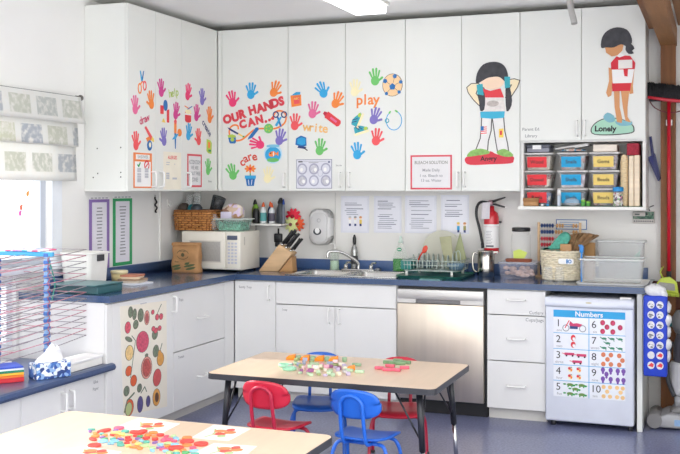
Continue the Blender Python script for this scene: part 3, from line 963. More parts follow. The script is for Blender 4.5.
f.rect(-w, -h, w, h, M('slate_frame_print', '#7c7f98', .4), 0).rect(-w * .97, -h * .96, w * .97, h * .96, lav, 1)
f.rect(-w * .88, h * .8, -w * .64, h * .88, ink, 2).rect(-w * .6, h * .84, w * .7, h * .86, grey_ink, 2).rect(-w * .3, h * .75, w * .25, h * .79, grey_ink, 2).rect(w * .78, h * .74, w * .9, h * .88, M('slate_frame_print', '#7c7f98', .4), 2)
for i, (x, y) in enumerate(((-.66, .34), (0, .34), (.66, .36), (-.66, -.46), (0, -.46), (.66, -.46))):
    f.ell(w * x, h * y, .04, .042, M('ring_grey_print', '#a7a8bb', .4), 2).ell(w * x, h * y, .029, .031, (lav, M('speckle_print', '#c9c8cf', .4, var=.2, vs=60))[i % 2], 3)
    f.ell(w * x + (.012 if i % 2 else -.005), h * y - .006, .012, .014, paper, 4)
f.ell(w * .36, h * .06, .021, .026, M('ring_grey_print', '#a7a8bb', .4), 4).ell(w * .36, h * .06, .018, .023, lav, 5)
f.done('wall_chart', 'grey lavender chart of six round microscope views', 'poster')
f, w, h = sheet('Y', FB, (410.5, 155.3), (452, 189.5))
f.rect(-w, -h, w, h, M('red_frame_print', '#d94b58', .5), 0).rect(-w * .92, -h * .9, w * .92, h * .9, M('notice_grey_paper', '#e6e4e4', .5), 1)
f.text('BLEACH SOLUTION', 0, h * .56, .042, M('olive_grey_ink', '#93938a', .6), 2, 0, .02, .88)
for s, y in (('Made Daily', .12), ('1 oz. Bleach to', -.2), ('13 oz. Water', -.48)):
    f.text(s, 0, h * y, .038, grey_ink, 2, 0, .012)
f.done('notice', 'red framed bleach solution notice', 'notice')

# plastic-covered sheets under the wall cupboards
def page(p0, p1, seed, label, kids):
    f, w, h = sheet('Y', -.002, p0, p1)
    f.rect(-w, -h, w, h, M('glossy_sleeve', '#e4e5ee', .12, var=.03, vs=14, bump=.12, bs=16), 0)
    f.rect(-w * .86, -h * .9, w * .86, h * .9, M('sleeve_page', '#eaeaf2', .15, bump=.1, bs=14), 1)
    q = random.Random(seed)
    y = h * .72
    while y > (-h * .1 if kids else -h * .75):
        if q.random() > .16:
            x0 = -w * (.72 if q.random() > .5 else .6)
            f.rect(x0, y - .0028, x0 + w * q.uniform(.7, 1.35), y + .0028, M('line_ink', '#a5a6b2', .5) if q.random() > .3 else M('line_ink_dark', '#77788a', .5), 2)
        y -= .0145
    if kids:
        for i, (c, d) in enumerate(kids):
            x = w * (-.35 + .38 * i) if len(kids) == 3 else w * (.25 + .45 * i)
            yy = -h * (.42 if len(kids) == 3 else .72)
            f.ell(x, yy + .03, .011, .012, skin, 2).ell(x, yy + .038, .012, .008, d, 3).rect(x - .01, yy - .012, x + .01, yy + .018, c, 2).rect(x - .008, yy - .03, x + .008, yy - .012, navy, 2)
    f.done('notice_sheet', label, 'notice', 'plastic covered sheets over the sink')
page((341, 196), (369, 233), 1, 'plastic covered sheet with three drawn children, over the faucet', [(paper, pale_ink), (paper, grey_ink), (yellow, tan)])
page((374, 196), (401.5, 233), 2, 'plastic covered sheet of two paragraphs, over the green soap bottle', None)
page((405, 195.5), (436.5, 233.5), 5, 'plastic covered sheet of dense faint writing, over the dish rack', None)
page((441, 195), (469, 234), 4, 'plastic covered sheet with two drawn children, beside the fire extinguisher', [(blue, yellow), (M('olive_print', '#a09a5a', .6), tan)])

# tall narrow charts on the window wall
for (x0, y0, x1, y1), c, lb in (((89, 199, 109.3, 268), M('violet_frame', '#8f72b4', .5), 'tall violet framed word list beside the window'), ((112.8, 198, 132, 264), M('green_frame', '#2fa263', .5), 'tall green framed word list over the worktop')):
    f, w, h = sheet('X', .002, (x0, y0), (x1, y1))
    f.rect(-w, -h, w, h, c, 0).rect(-w * .72, -h * .9, w * .72, h * .9, M('list_paper', '#e9e6ee', .5), 1).rect(-w, h * .985, w, h * 1.06, paper, 1)
    for i in range(5):
        f.rect(-w * .85 + i * w * .36, h * 1.01, -w * .6 + i * w * .36, h * 1.035, grey_ink, 2)
    for i in range(16):
        e = w * rnd.uniform(.18, .34)
        f.rect(-e, h * (.72 - i * .094), e, h * (.72 - i * .094) + .008, grey_ink, 2)
    f.done('word_chart', lb, 'poster')

# numbers chart on the fridge door
f, w, h = sheet('Y', -.656, (553.5, 309.5), (625.3, 401))
fx0 = f
f.rect(-w, -h, w, h, M('chart_paper', '#eef0f6', .35), 0)
hb = M('chart_blue', '#29a3dd', .5)
f.rect(-w, h * .835, w, h, hb, 1).text('Numbers', 0, h * .915, .062, paper, 2, 0, .02)
R0 = h * .835
rh = (h + R0) / 5
f.rect(-.002, -h, .002, R0, hb, 1)
for i in range(1, 5):
    f.rect(-w, R0 - rh * i - .0018, w, R0 - rh * i + .0018, hb, 1)
wd = ['one', 'two', 'three', 'four', 'five', 'six', 'seven', 'eight', 'nine', 'ten']
for i in range(10):
    x0, y0 = (-w if i < 5 else 0), R0 - rh * (i % 5)
    f.text(str(i + 1), x0 + w * (.14 if i < 9 else .19), y0 - rh * .4, .088, ink, 2, 0, .0)
    f.text(wd[i], x0 + w * .17, y0 - rh * .83, .032, grey_ink, 2, 0, 0)
def cell(i):
    return (-w if i < 6 else 0), R0 - rh * ((i - 1) % 5)
x, y = cell(1)
cx, cy = x + w * .6, y - rh * .5
for d in (-.055, .05):
    f.ring(cx + d, cy - .018, .02, .005, grey_ink, 2, n=12)
f.poly([(cx - .035, cy + .005), (cx - .028, cy + .028), (cx - .01, cy + .012), (cx + .015, cy + .016), (cx + .05, cy + .008), (cx + .03, cy - .008), (cx - .02, cy - .012)], M('cerise_print', '#d23c6c', .5), 3).rect(cx - .03, cy - .022, cx + .02, cy - .004, navy, 4).line([(cx - .06, cy - .016), (cx - .035, cy + .03)], .006, red, 3)
x, y = cell(2)
for d in (.28, .7):
    f.ell(x + w * .56, y - rh * d, .015, .02, red, 2).ell(x + w * .58, y - rh * (d + .06), .009, .011, paper, 3).rect(x + w * .58, y - rh * d, x + w * .64, y - rh * d + .004, pale_ink, 3)
x, y = cell(3)
for a, d in ((.46, .3), (.8, .34), (.68, .76)):
    u, v = x + w * a, y - rh * d
    f.rect(u - .032, v - .008, u + .028, v + .008, M('cerise_print', '#d23c6c', .5), 2).ell(u - .02, v - .011, .006, .006, ink, 3).ell(u + .018, v - .011, .006, .006, ink, 3).line([(u - .03, v), (u - .048, v + .004)], .004, red, 2)
x, y = cell(4)
for a in (.48, .72):
    for d in (.26, .72):
        u, v = x + w * a, y - rh * d
        f.ell(u, v, .014, .018, cream, 2).ell(u - .006, v + .006, .009, .009, red, 3).ell(u + .006, v - .004, .006, .009, orange, 3).rect(u - .004, v + .008, u + .01, v + .016, grey_ink, 3)
x, y = cell(5)
for a, d in ((.47, .22), (.8, .22), (.62, .48), (.47, .78), (.8, .8)):
    u, v = x + w * a, y - rh * d
    f.ell(u, v, .021, .009, M('olive_green_print', '#6d9147', .5), 2).ell(u + .024, v - .004, .009, .006, dgreen, 3).rect(u - .016, v - .016, u - .008, v - .006, dgreen, 3).rect(u + .008, v - .016, u + .016, v - .006, dgreen, 3).ell(u - .034, v + .002, .01, .005, dgreen, 3)
x, y = cell(6)
for a, d in ((.38, .24), (.66, .24), (.5, .5), (.38, .78), (.66, .78), (.86, .5)):
    f.ell(x + w * a, y - rh * d, .015, .017, M('wine_red_print', '#b93550', .5), 2).ell(x + w * a + .003, y - rh * d - .003, .008, .01, M('cerise_print', '#d23c6c', .5), 3)
x, y = cell(7)
for a, d in ((.42, .22), (.64, .22), (.86, .22), (.52, .5), (.42, .8), (.64, .8), (.86, .8)):
    u, v = x + w * a, y - rh * d
    f.ell(u, v, .016, .007, M('spruce_print', '#3d8a6c', .5), 2).line([(u - .01, v), (u - .024, v + .008)], .005, M('spruce_print', '#3d8a6c', .5), 2).line([(u + .01, v - .004), (u + .012, v - .014)], .005, M('spruce_print', '#3d8a6c', .5), 2)
x, y = cell(8)
for a, d in ((.42, .22), (.64, .22), (.88, .24), (.54, .5), (.97, .52), (.42, .8), (.64, .8), (.88, .8)):
    f.ell(x + w * a * .95, y - rh * d, .014, .015, M('terracotta_print', '#dc8058', .5), 2)
x, y = cell(9)
for a, d in ((.4, .22), (.62, .22), (.82, .24), (.98, .24), (.5, .48), (.4, .78), (.62, .78), (.82, .8), (.98, .8)):
    f.ell(x + w * a * .97, y - rh * d + .006, .013, .016, M('grape_print', '#7a4fa8', .5), 2).ell(x + w * a * .97, y - rh * d - .012, .007, .01, M('grape_print', '#7a4fa8', .5), 3)
x, y = cell(10)
for a, d in ((.42, .22), (.6, .22), (.8, .22), (.96, .24), (.52, .5), (.9, .5), (.42, .8), (.6, .8), (.8, .8), (.96, .82)):
    f.ell(x + w * a * .97, y - rh * d, .013, .013, M('star_print', '#f2c88a', .5), 2)
f.done('number_chart', 'numbers chart from one to ten on the mini fridge door', 'poster')

# fruit chart on the base cupboard
PX = .6172
f = Flat('X', PX, at(146, 355, 'X', PX))
f.pp([(119.8, 306.6), (166.3, 300.6), (167, 406.5), (123.5, 416)], M('fruit_chart_paper', '#f1eadb', .6, var=.02), 0)
f.zm = (110, 285, 3.243)
leafg, berry = M('leaf_grey_print', '#75806c', .6, var=.35, vs=70), M('berry_print', '#d75a6c', .6, var=.3, vs=70)
pom, citrus, pear = M('pomegranate_print', '#cf5570', .6, var=.25, vs=60), M('citrus_print', '#ecc98a', .6, var=.2, vs=70), M('pear_print', '#e2a353', .6, var=.12, vs=40)
oran, plum, sal = M('orange_fruit_print', '#e1653a', .6, var=.1, vs=40), M('plum_print', '#5b5187', .6, var=.15, vs=40), M('salmon_print', '#dc9a8d', .6, var=.35, vs=90)
for x, y, rx, ry, m, r in ((66, 88, 8, 20, leafg, 0), (79, 95, 7, 20, leafg, -10), (83, 128, 9, 16, leafg, 15), (57, 138, 10, 21, berry, 0),
                           (99, 98, 10, 24, leafg, 0), (119, 106, 9, 26, sal, 0), (119, 108, 5, 17, M('fig_print', '#b85f62', .6), 0),
                           (138, 88, 5, 8, berry, 0), (152, 104, 6, 11, berry, 0), (165, 102, 6, 11, berry, 0), (140, 142, 6, 9, berry, 0), (148, 148, 7, 9, berry, 20), (160, 140, 6, 9, berry, 0), (145, 160, 10, 18, leafg, 20),
                           (105, 184, 22, 38, pom, -12), (60, 176, 13, 8, leafg, -20), (62, 220, 14, 27, citrus, 0), (148, 214, 10, 22, leafg, -20), (163, 240, 12, 24, pear, 5), (160, 222, 6, 12, pear, 5),
                           (60, 279, 11, 18, oran, 10), (76, 310, 11, 20, oran, -5), (118, 268, 19, 40, sal, 5), (118, 268, 14, 32, M('seed_print', '#bf5b57', .6, var=.3, vs=60), 5), (118, 228, 5, 6, leafg, 0),
                           (152, 300, 14, 31, M('peach_fruit_print', '#cf5a5c', .6, var=.15, vs=30), -15), (95, 334, 8, 15, leafg, 20), (97, 387, 10, 29, plum, 0), (123, 377, 7, 20, plum, 0),
                           (53, 344, 10, 18, leafg, 0), (62, 398, 15, 30, oran, -20), (60, 402, 11, 24, M('flesh_green_print', '#b9c58a', .6), -20), (150, 364, 13, 31, pear, 5), (151, 364, 6, 17, M('seed_dark_print', '#6b4534', .6), 5)):
    f.pell(x, y, rx * .9 + .9, ry * .9 + .9, M('fruit_outline_print', '#6a5a50', .6), .5 if m in (leafg, sal, pear, oran) else 1.5, r)
    f.pell(x, y, rx * .9 - .4, ry * .9 - .4, m, 1 if m in (leafg, sal, pear, oran) else 2, r)
f.line([f.P(*p) for p in ((70, 165), (82, 180), (66, 300))], .006, leafg, 1)
f.line([f.P(*p) for p in ((166, 62), (158, 80), (152, 95))], .006, leafg, 1)
f.line([f.P(*p) for p in ((168, 190), (162, 212))], .008, leafg, 1)
f.line([f.P(*p) for p in ((78, 350), (55, 375), (46, 412))], .012, leafg, 1)
f.line([f.P(*p) for p in ((100, 350), (112, 330), (118, 345))], .008, leafg, 1)
f.rect(f.P(98, 62)[0], f.P(98, 63)[1], f.P(118, 62)[0], f.P(98, 60)[1], pale_ink, 1)
f.zm = None
f.done('fruit_chart', 'cream botanical chart of fruits on a cupboard door', 'poster')

# blue framed note behind the abacus
f, w, h = sheet('Y', -.002, (556, 219.3), (587, 229.8))
f.rect(-w, -h, w, h, M('note_blue', '#4a76b8', .5), 0).rect(-w * .94, -h * .84, w * .94, h * .84, paper, 1)
for y in (.45, .0, -.45):
    f.rect(-w * .75, h * y - .003, w * (.5 if y else .2), h * y + .003, M('note_ink', '#9cb0d4', .5), 2)
f.done('note', 'blue bordered note on the wall behind the abacus', 'notice')
# ===================================================== things on the worktop
CZ = CT + .0006
# ---- microwave
mw = M('cream_white_enamel', '#ece7da', .35)
t = thing('microwave', 'cream white microwave oven in the worktop corner', 'microwave', (.41, -.36, CZ))
x0, x1, y0, y1, z0, z1 = .128, .622, -.525, -.19, CZ + .015, CZ + .30
B().box(x0, x1, y0 + .022, y1, z0, z1, .006).build('case', mw, t)
b = B().box(x0, x1 - .125, y0, y0 + .022, z0 + .004, z1 - .002, .008)
d = b.build('door', mw, t)
b = B().box(x0 + .075, x1 - .165, y0 - .003, y0 + .001, z0 + .062, z1 - .075, .0015)
b.build('window', M('microwave_mesh_window', '#a9a6a0', .3, var=.15, vs=60, stretch=(6, 1, 1)), d)
b = B().box(x0 + .066, x1 - .156, y0 - .0015, y0 + .001, z0 + .053, z1 - .066, .001)
b.build('window_frame', M('cream_trim', '#dcd7ca', .4), d)
p = B().box(x1 - .122, x1, y0, y0 + .022, z0 + .004, z1 - .002, .006).build('control_panel', mw, t)
b = B().box(x1 - .108, x1 - .025, y0 - .002, y0 + .002, z1 - .06, z1 - .028, .004)
b.build('display', M('blue_grey_display', '#5c6377', .2), p)
b = B().use(M('key_grey', '#c9cbd6', .5))
for i in range(7):
    for j in range(3):
        x = x1 - .104 + j * .028
        z = z1 - .085 - i * .024
        b.box(x, x + .02, y0 - .0015, y0 + .001, z - .008, z + .006, .001, 1)
b.build('keypad', parent=p)
b = B().box(x1 - .0005, x1 + .001, y0 + .06, y0 + .075, z1 - .10, z1 - .04)
b.build('warning_label', M('label_greige', '#c9c3b6', .5), t)
for x in (x0 + .03, x1 - .03):
    for y in (y0 + .04, y1 - .03):
        B().cyl((x, y, CZ), (x, y, z0 + .002), .012).build('foot', black, t)
MWT = z1 + .0005
# ---- wicker basket
wick = M('wicker', '#c28549', .55, var=.3, vs=40, stretch=(1, 1, 3), bump=.4, bs=60)
def rrect(w, h, r, n=5):
    p = []
    for cx, cy, s in ((w - r, h - r, 0), (r - w, h - r, 90), (r - w, r - h, 180), (w - r, r - h, 270)):
        for i in range(n + 1):
            A = R(s + 90 * i / n)
            p.append((cx + r * math.cos(A), cy + r * math.sin(A)))
    return p
def tub_geo(b, c, w0, h0, w1, h1, z0, z1, r=.02, th=.004, rz=0):
    """open tapered container with a floor"""
    ca, sa = math.cos(rz), math.sin(rz)
    rings = []
    for w, h, z in ((w0, h0, z0), (w1, h1, z1), (w1 - th, h1 - th, z1), (w0 - th, h0 - th, z0 + th)):
        rings.append([(c[0] + x * ca - y * sa, c[1] + x * sa + y * ca, z) for x, y in rrect(w, h, min(r, w * .9, h * .9))])
    N = len(rings[0])
    vs = [p for q in rings for p in q]
    fs = [(i * N + k, i * N + (k + 1) % N, (i + 1) * N + (k + 1) % N, (i + 1) * N + k) for i in range(3) for k in range(N)]
    fs += [list(range(N)), list(range(3 * N, 4 * N))]
    b.add(vs, fs)
    return b
t = thing('wicker_basket', 'brown wicker basket of odds and ends on the microwave', 'basket', (.20, -.36, MWT))
b = B()
bx, by = .195, -.37
for i in range(8):                       # woven rows bulge in and out round the stakes
    z = MWT + .012 + i * .0172
    w, h = .148 + i * .0018, .112 + i * .0014
    pr = rrect(w, h, .04, 6)
    pts = [(bx + x * (1 + .02 * (-1) ** (k // 2 + i)), by + y * (1 + .02 * (-1) ** (k // 2 + i)), z) for k, (x, y) in enumerate(pr)]
    # finer weave along the sides
    fine = []
    for k in range(len(pts)):
        a, c = V(pts[k]), V(pts[(k + 1) % len(pts)])
        n = max(1, int((c - a).length / .018))
        for q in range(n):
            p = a.lerp(c, q / n)
            o = V((p.x - bx, p.y - by, 0)).normalized() * (.0065 if ((len(fine) // 2) + i) % 2 else -.0055)
            fine.append(p + o)
    b.tube(fine, .0082, 6, closed=True)
b.build('weave', wick, t)
pr = rrect(.156, .119, .04, 6)
stm = M('wicker_stake', '#8a5426', .6, var=.3, vs=50)
for k in range(0, len(pr), 2):
    x, y = pr[k]
    B().tube([(bx + x * .985, by + y * .985, MWT + .004), (bx + x * 1.035, by + y * 1.035, MWT + .148)], .005, 6).build('stake', stm, t)
for k in range(1, 8):
    for sy in (-1, 1):
        x = -.115 + k * .029
        B().tube([(bx + x, by + sy * .1155, MWT + .004), (bx + x, by + sy * .1235, MWT + .148)], .0055, 6).build('stake', stm, t)
b = B()
pr = [(bx + x, by + y, MWT + .15) for x, y in rrect(.162, .124, .045, 6)]
b.tube(pr, .0095, 8, closed=True)
b.build('rim', M('wicker_rim', '#8e5a2d', .6, var=.3, vs=60, bump=.4), t)
tub_geo(B(), (bx, by), .138, .101, .148, .112, MWT, MWT + .14, .04, .003).build('lining', M('wicker_dark', '#6d4423', .7), t)
# things in the basket
bz = MWT + .0045
def wire_cup(x, y, z, r, h, label, tilt, n=14, name='mesh_cup'):
    b = B()
    T = Matrix.Translation((x, y, z)) @ Matrix.Rotation(R(tilt), 4, 'Y')
    b.T = T
    b.tube([(r * math.cos(2 * math.pi * k / 20), r * math.sin(2 * math.pi * k / 20), h) for k in range(20)], .003, 6, closed=True)
    b.lathe([(r * .8, 0), (r, h)], n=20)
    for k in range(n):
        a = 2 * math.pi * k / n
        b.tube([(r * .82 * math.cos(a), r * .82 * math.sin(a), 0), (r * 1.02 * math.cos(a), r * 1.02 * math.sin(a), h)], .0018, 4)
    return tag(b.build(name, M('black_mesh', '#3b3e41', .4, alpha=.75), loc=(x, y, z)), label, 'cup')
wire_cup(.315, -.34, bz + .145, .05, .11, 'black mesh pencil cup tipped over the end of the wicker basket', 20)
for i, (x, y, m, r, h, lb) in enumerate(((.08, -.40, M('dark_brown_lump', '#4b4038', .7, var=.3, vs=40), .045, .205, 'dark brown pot at the wall end of the wicker basket'),
        (.15, -.41, M('dark_teal', '#2a7f86', .4), .032, .195, 'small teal pot in the middle of the wicker basket'),
        (.205, -.43, M('slate_black', '#3b4147', .4), .045, .2, 'small black pot beside the tipped mesh cup'))):
    tag(B().lathe([(r * .8, 0), (r, .02), (r, h - .03), (r * .7, h - .008), (r * .3, h)], (x, y, bz)).build('pot', m, loc=(x, y, bz)), lb, 'pot')
for i, (x, y, h) in enumerate(((.09, -.33, .27), (.15, -.32, .29), (.115, -.285, .26))):
    b = B()
    b.lathe([(.028, 0), (.03, .005), (.005, .012), (.004, h * .5), (.02, h * .58), (.032, h * .8), (.028, h), (.027, h), (.031, h * .8), (.019, h * .59), (0, h * .52)], (x, y, bz), 18)
    tag(b.build('plastic_goblet', clear, loc=(x, y, bz)), 'clear plastic goblet standing up from the wicker basket', 'goblet', 'clear goblets in the wicker basket')
# green-lidded tub and its neighbours
tx, ty = .505, -.40
t = thing('storage_tub', 'clear tub full of green shreds at the end of the microwave top', 'tub', (tx, ty, MWT))
tub_geo(B(), (tx, ty), .10, .08, .12, .095, MWT, MWT + .085, .025, .003).build('body', M('pale_green_plastic', '#bfe0d2', .2, alpha=.2), t)
b = B()
b.grid(lambda u, v: (tx + (u - .5) * .2, ty + (v - .5) * .15, MWT + .055 + .02 * math.sin(u * 17) * math.sin(v * 13)), 16, 12)
b.box(tx - .093, tx + .093, ty - .073, ty + .073, MWT + .006, MWT + .06, .01)
o = b.build('contents', MX('green_shreds', ['#2c8a68', '#3da37d', '#1f6f55', '#58b493'], 70), t)
o['kind'] = 'stuff'
B().box(tx - .127, tx + .127, ty - .10, ty + .10, MWT + .086, MWT + .096, .004).build('lid', M('milky_lid', '#e4ece6', .3, alpha=.7), t)
lz = MWT + .0965
b = B()
b.ball((.505, -.41, lz + .056), .085, .055, .055, 18, 10, .05)
b.box(.43, .585, -.45, -.37, lz, lz + .085, .016)
tag(b.build('snack_packet', MX('packet_brown', ['#c9b098', '#b08a6a', '#e2d4c4', '#8f6a55', '#d3c1d8'], 30), loc=(.475, -.42, lz)), 'brown patterned packet lying on the green tub', 'packet')
tag(B().box(.43, .52, -.474, -.463, lz, lz + .05, .004).build('tissue_packet', M('lilac_packet', '#d5cfe2', .4), loc=(.45, -.467, lz)), 'small pale lilac packet leaning on the brown packet', 'packet')
b = B().ball((.352, -.44, MWT + .07), .04, .03, .068, 14, 10, .08)
tag(b.build('plastic_bag', clear_bag, loc=(.352, -.44, MWT)), 'crumpled clear plastic bag between wicker basket and green tub', 'bag')

# ---- little wall shelf with bottles
sx0, sx1, sz = .47, .80, 1.246
t = thing('wall_shelf', 'small white wall shelf of glue and paint bottles', 'shelf', (.66, -.1, sz))
B().box(sx0, sx1, -.19, -.0005, sz, sz + .014, .002, 1).build('board', plast_white, t)
B().box(.578, .592, -.186, -.18, sz - .13, sz - .0002).build('hanging_strap', M('bracket_grey', '#8b8b88', .4), t)
for x in (.56, .74):
    B().box(x - .006, x + .006, -.12, -.003, sz - .012, sz - .0002).build('bracket', M('bracket_pale', '#cfcfcb', .4), t)
sz += .0146
def bottle(x, y, z, r, h, mb, mc, label, neck=.35, group=None, name='bottle', lab=None):
    t = thing(name, label, 'bottle', (x, y, z), group)
    B().lathe([(r * .9, 0), (r, .006), (r, h * .55), (r * .85, h * .66), (r * neck, h * .76), (r * neck, h * .8)], (x, y, z), 18).build('body', mb, t)
    B().lathe([(r * neck * 1.25, h * .78), (r * neck * 1.25, h * .84), (r * neck * .7, h * .96), (r * neck * .35, h), (0, h)], (x, y, z), 14).build('cap', mc, t)
    if lab:
        B().lathe([(r * 1.01, h * .12), (r * 1.012, h * .13), (r * 1.012, h * .5), (r * 1.01, h * .51)], (x, y, z), 18).build('label_band', lab, t)
    return t
ocap = M('orange_cap', '#e2622f', .4)
bottle(.525, -.07, sz, .026, .185, M('olive_bottle', '#8fa23d', .4), black, 'olive green bottle with a black top at the shelf end', .5)
bottle(.57, -.15, sz, .028, .15, black, M('leaf_cap', '#7aa83a', .5), 'squat black bottle in front of the olive bottle', .6)
bottle(.628, -.14, sz, .026, .165, M('white_bottle', '#e2e5e4', .4), ocap, 'white glue bottle with teal label and orange cap', .4, lab=M('teal_label', '#57a3a2', .5))
bottle(.66, -.08, sz, .022, .17, M('navy_bottle', '#34406a', .4), ocap, 'navy bottle with an orange cap behind the glue', .4)
bottle(.70, -.14, sz, .024, .16, M('white_bottle', '#e2e5e4', .4), ocap, 'white glue bottle with dark label and orange cap', .4, lab=M('plum_label', '#4f4a5a', .5))
bottle(.725, -.05, sz, .024, .19, M('grey_bottle', '#747a86', .4), M('blue_cap', '#2c53a8', .4), 'grey bottle with a blue cap behind the second glue bottle', .45)
bottle(.757, -.10, sz, .027, .20, M('slate_black', '#3b4147', .4), black, 'tall black bottle on the shelf with black cap', .7)
bottle(.786, -.11, sz - .0001, .012, .19, M('grey_bottle', '#747a86', .4), M('blue_cap', '#2c53a8', .4), 'slim grey bottle with a blue cap at the open shelf end', .6)
# handset and flowers
p = at(278, 238, 'Y', -.02)
t = thing('wall_handset', 'small black handset hanging under the bottle shelf', 'handset', p)
B().box(p.x - .033, p.x + .033, -.03, -.0005, p.z - .035, p.z + .035, .008).build('body', black, t)
B().box(p.x - .02, p.x + .02, -.033, -.028, p.z - .005, p.z + .025, .003).build('face', dark, t)
B().tube([(p.x, -.012, p.z + .034), (p.x, -.012, p.z + .075)], .007, 8).build('hanger', black, t)
B().box(p.x - .025, p.x + .01, -.026, -.006, p.z - .068, p.z - .034, .005).build('clip', dark, t)
t = thing('wall_flower', 'bunch of red, lime and orange fabric flowers pinned to the wall', 'flowers', at(292, 222, 'Y', -.03))
for px, py, c, c2, nm, r in ((293, 216.5, M('petal_red', '#ee2544', .6), M('petal_red_dark', '#a5122a', .6), 'red_flower', .066), (291, 224.5, M('petal_lime', '#e3e8a0', .6), M('petal_core', '#7d4a4a', .6), 'lime_flower', .064), (297.5, 224, M('petal_orange', '#f0602f', .6), M('petal_orange_dark', '#b5371c', .6), 'orange_flower', .06)):
    yy = -.045 if nm == 'lime_flower' else -.03
    p = at(px, py, 'Y', yy)
    b = B()
    for q in range(2):
        for k in range(10):
            A = 2 * math.pi * (k + q * .5) / 10
            rr = r * (1 - .3 * q)
            b.T = Matrix.Translation(p + V((0, -.005 * q, 0))) @ Matrix.Rotation(-A, 4, 'Y') @ Matrix.Rotation(R(8 + 14 * q), 4, 'Z') @ Matrix.Translation((rr * .58, 0, 0)) @ Matrix.Rotation(R(12), 4, 'X')
            b.ball((0, 0, 0), rr * .44, .003, rr * .2, 10, 6)
    o = b.build(nm, c, t)
    B().ball((p.x, p.y - .012, p.z), r * .22, .008, r * .22).build('flower_center', c2, o)
p0, p1 = at(291, 207, 'Y', -.012), at(297, 236, 'Y', -.012)
B().tube(smooth([p0, at(292, 214, 'Y', -.01), at(295, 228, 'Y', -.008), p1], 4), .003, 6).build('stem', M('stem_green', '#9db08c', .6), t)
# ---- brown paper bag
kraft = M('kraft_paper', '#b98a5b', .7, var=.12, vs=14, bump=.35, bs=16)
bx0, bx1, byf, byb = .132, .36, -.70, -.60
t = thing('paper_bag', 'printed brown kraft paper bag standing before the microwave', 'bag', (.245, -.65, CZ))
b = B()
def bagf(u, v):
    a = 2 * math.pi * u
    c, s = math.cos(a), math.sin(a)
    q = 5
    w = (abs(c) ** q + abs(s) ** q) ** (-1 / q)
    x, y = c * w, s * w
    dep = .05 * (1 - .55 * v ** 2)
    wid = .112 * (1 + .03 * math.sin(v * 9 + u * 20))
    return (.245 + x * wid, -.65 + y * dep + .004 * math.sin(v * 14 + u * 11), CZ + v * .215 + .006 * math.sin(u * 15) * v)
b.grid(bagf, 40, 14)
b.add([bagf(i / 40, 0) for i in range(40)], [list(range(40))])
b.build('body', kraft, t)
b = B().box(.133, .357, -.684, -.625, CZ + .197, CZ + .222, .006)
b.build('rolled_top', kraft, t)
f = Flat('Y', -.7035, (.245, -.7035, CZ + .10))
bi = M('bag_ink', '#5e5a3d', .7)
bg = M('bag_green_ink', '#5f6d48', .7)
f.ring(-.005, .035, .048, .004, bi, 0, ry=.034, a0=15, a1=165, n=14).ring(-.005, .035, .048, .004, bi, 0, ry=.034, a0=200, a1=340, n=14).text('ORGANIC', -.005, .058, .017, bi, 1, 0, .02).ell(-.005, .033, .014, .014, bi, 1)
f.text('Bean', -.055, -.018, .022, bi, 1, 0, .02).text('y i', .05, -.018, .022, bi, 1, 0, .02)
for x, y, rx in ((-.06, -.05, .035), (.05, -.045, .045), (.06, -.065, .04), (-.05, -.068, .03), (.03, -.03, .02)):
    f.ell(x, y, rx, .009, bg, 1, 12).line([(x - rx, y - .006), (x + rx, y + .01)], .003, bi, 2)
f.build('print', parent=t)

# ---- knife block
t = thing('knife_block', 'pale wooden knife block leaning with black handled knives', 'knife block', (.75, -.30, CZ))
q = [(.686, CZ), (.855, CZ + .205), (.961, CZ + .14), (.844, CZ)]
B().prism(q, -.35, -.25, 'Y', .004).build('block', wood_light, t)
B().prism([(.852, CZ), (.955, CZ + .115), (.962, CZ)], -.345, -.255, 'Y', .003).build('stand', M('tan_wood', '#b98c5c', .5, var=.1, vs=8), t)
dx, dz = .11, .165
L = math.hypot(dx, dz)
ux, uz = dx / L, dz / L
for k, (s, y, ln, r) in enumerate(((.12, -.33, .14, .013), (.12, -.28, .145, .013), (.45, -.335, .135, .012), (.45, -.29, .14, .011), (.8, -.335, .125, .009), (.8, -.285, .12, .009))):
    x0, z0 = .855 + .106 * s, CZ + .205 - .065 * s
    a = V((x0, y, z0))
    d = V((ux, 0, uz))
    d = V((.64, 0, .768)).normalized()
    p = t
    o = B().tube([a + d * .012, a + d * .03, a + d * (ln * .6), a + d * ln], r, 8, radii=[r * .8, r, r * .85, r * 1.05]).build('knife_handle', black, t)
    B().cyl(a - d * .004, a + d * .014, r * .85, n=10).build('bolster', chrome, o)

# ---- soap dispenser on the wall
t = thing('soap_dispenser', 'white wall-mounted soap dispenser with a small dark window', 'dispenser', (1.08, -.05, 1.24))
a, c = at(308.8, 209, 'Y', -.09), at(330.5, 245, 'Y', -.09)
b = B().prism([(x + (a.x + c.x) / 2, y + (a.z + c.z) / 2) for x, y in rrect((c.x - a.x) / 2, (a.z - c.z) / 2, .06, 8)], -.10, -.0005, 'Y', .02)
b.build('case', M('dispenser_white', '#e0dfdd', .35), t)
mx, mz = (a.x + c.x) / 2, (a.z + c.z) / 2
B().prism([(x + mx, y + mz - .005) for x, y in rrect((c.x - a.x) / 2 * .74, (a.z - c.z) / 2 * .84, .05, 7)], -.108, -.1, 'Y', .004).build('cover', M('dispenser_grey', '#d5d4d3', .3), t)
f = Flat('Y', -.1085, (mx, -.1085, mz))
f.ell(-.012, -.035, .033, .026, M('slate_black', '#3b4147', .4), 0).ell(-.012, -.028, .02, .022, paper, 1)
f.build('level_window', parent=t)
f = Flat('Y', -.1085, (mx, -.1085, mz))
f.ell(.0, .05, .016, .016, M('dispenser_mark', '#b9b9ba', .4), 0).ell(.002, .05, .010, .010, M('dispenser_grey', '#d5d4d3', .3), 1)
f.build('front_marking', parent=t)

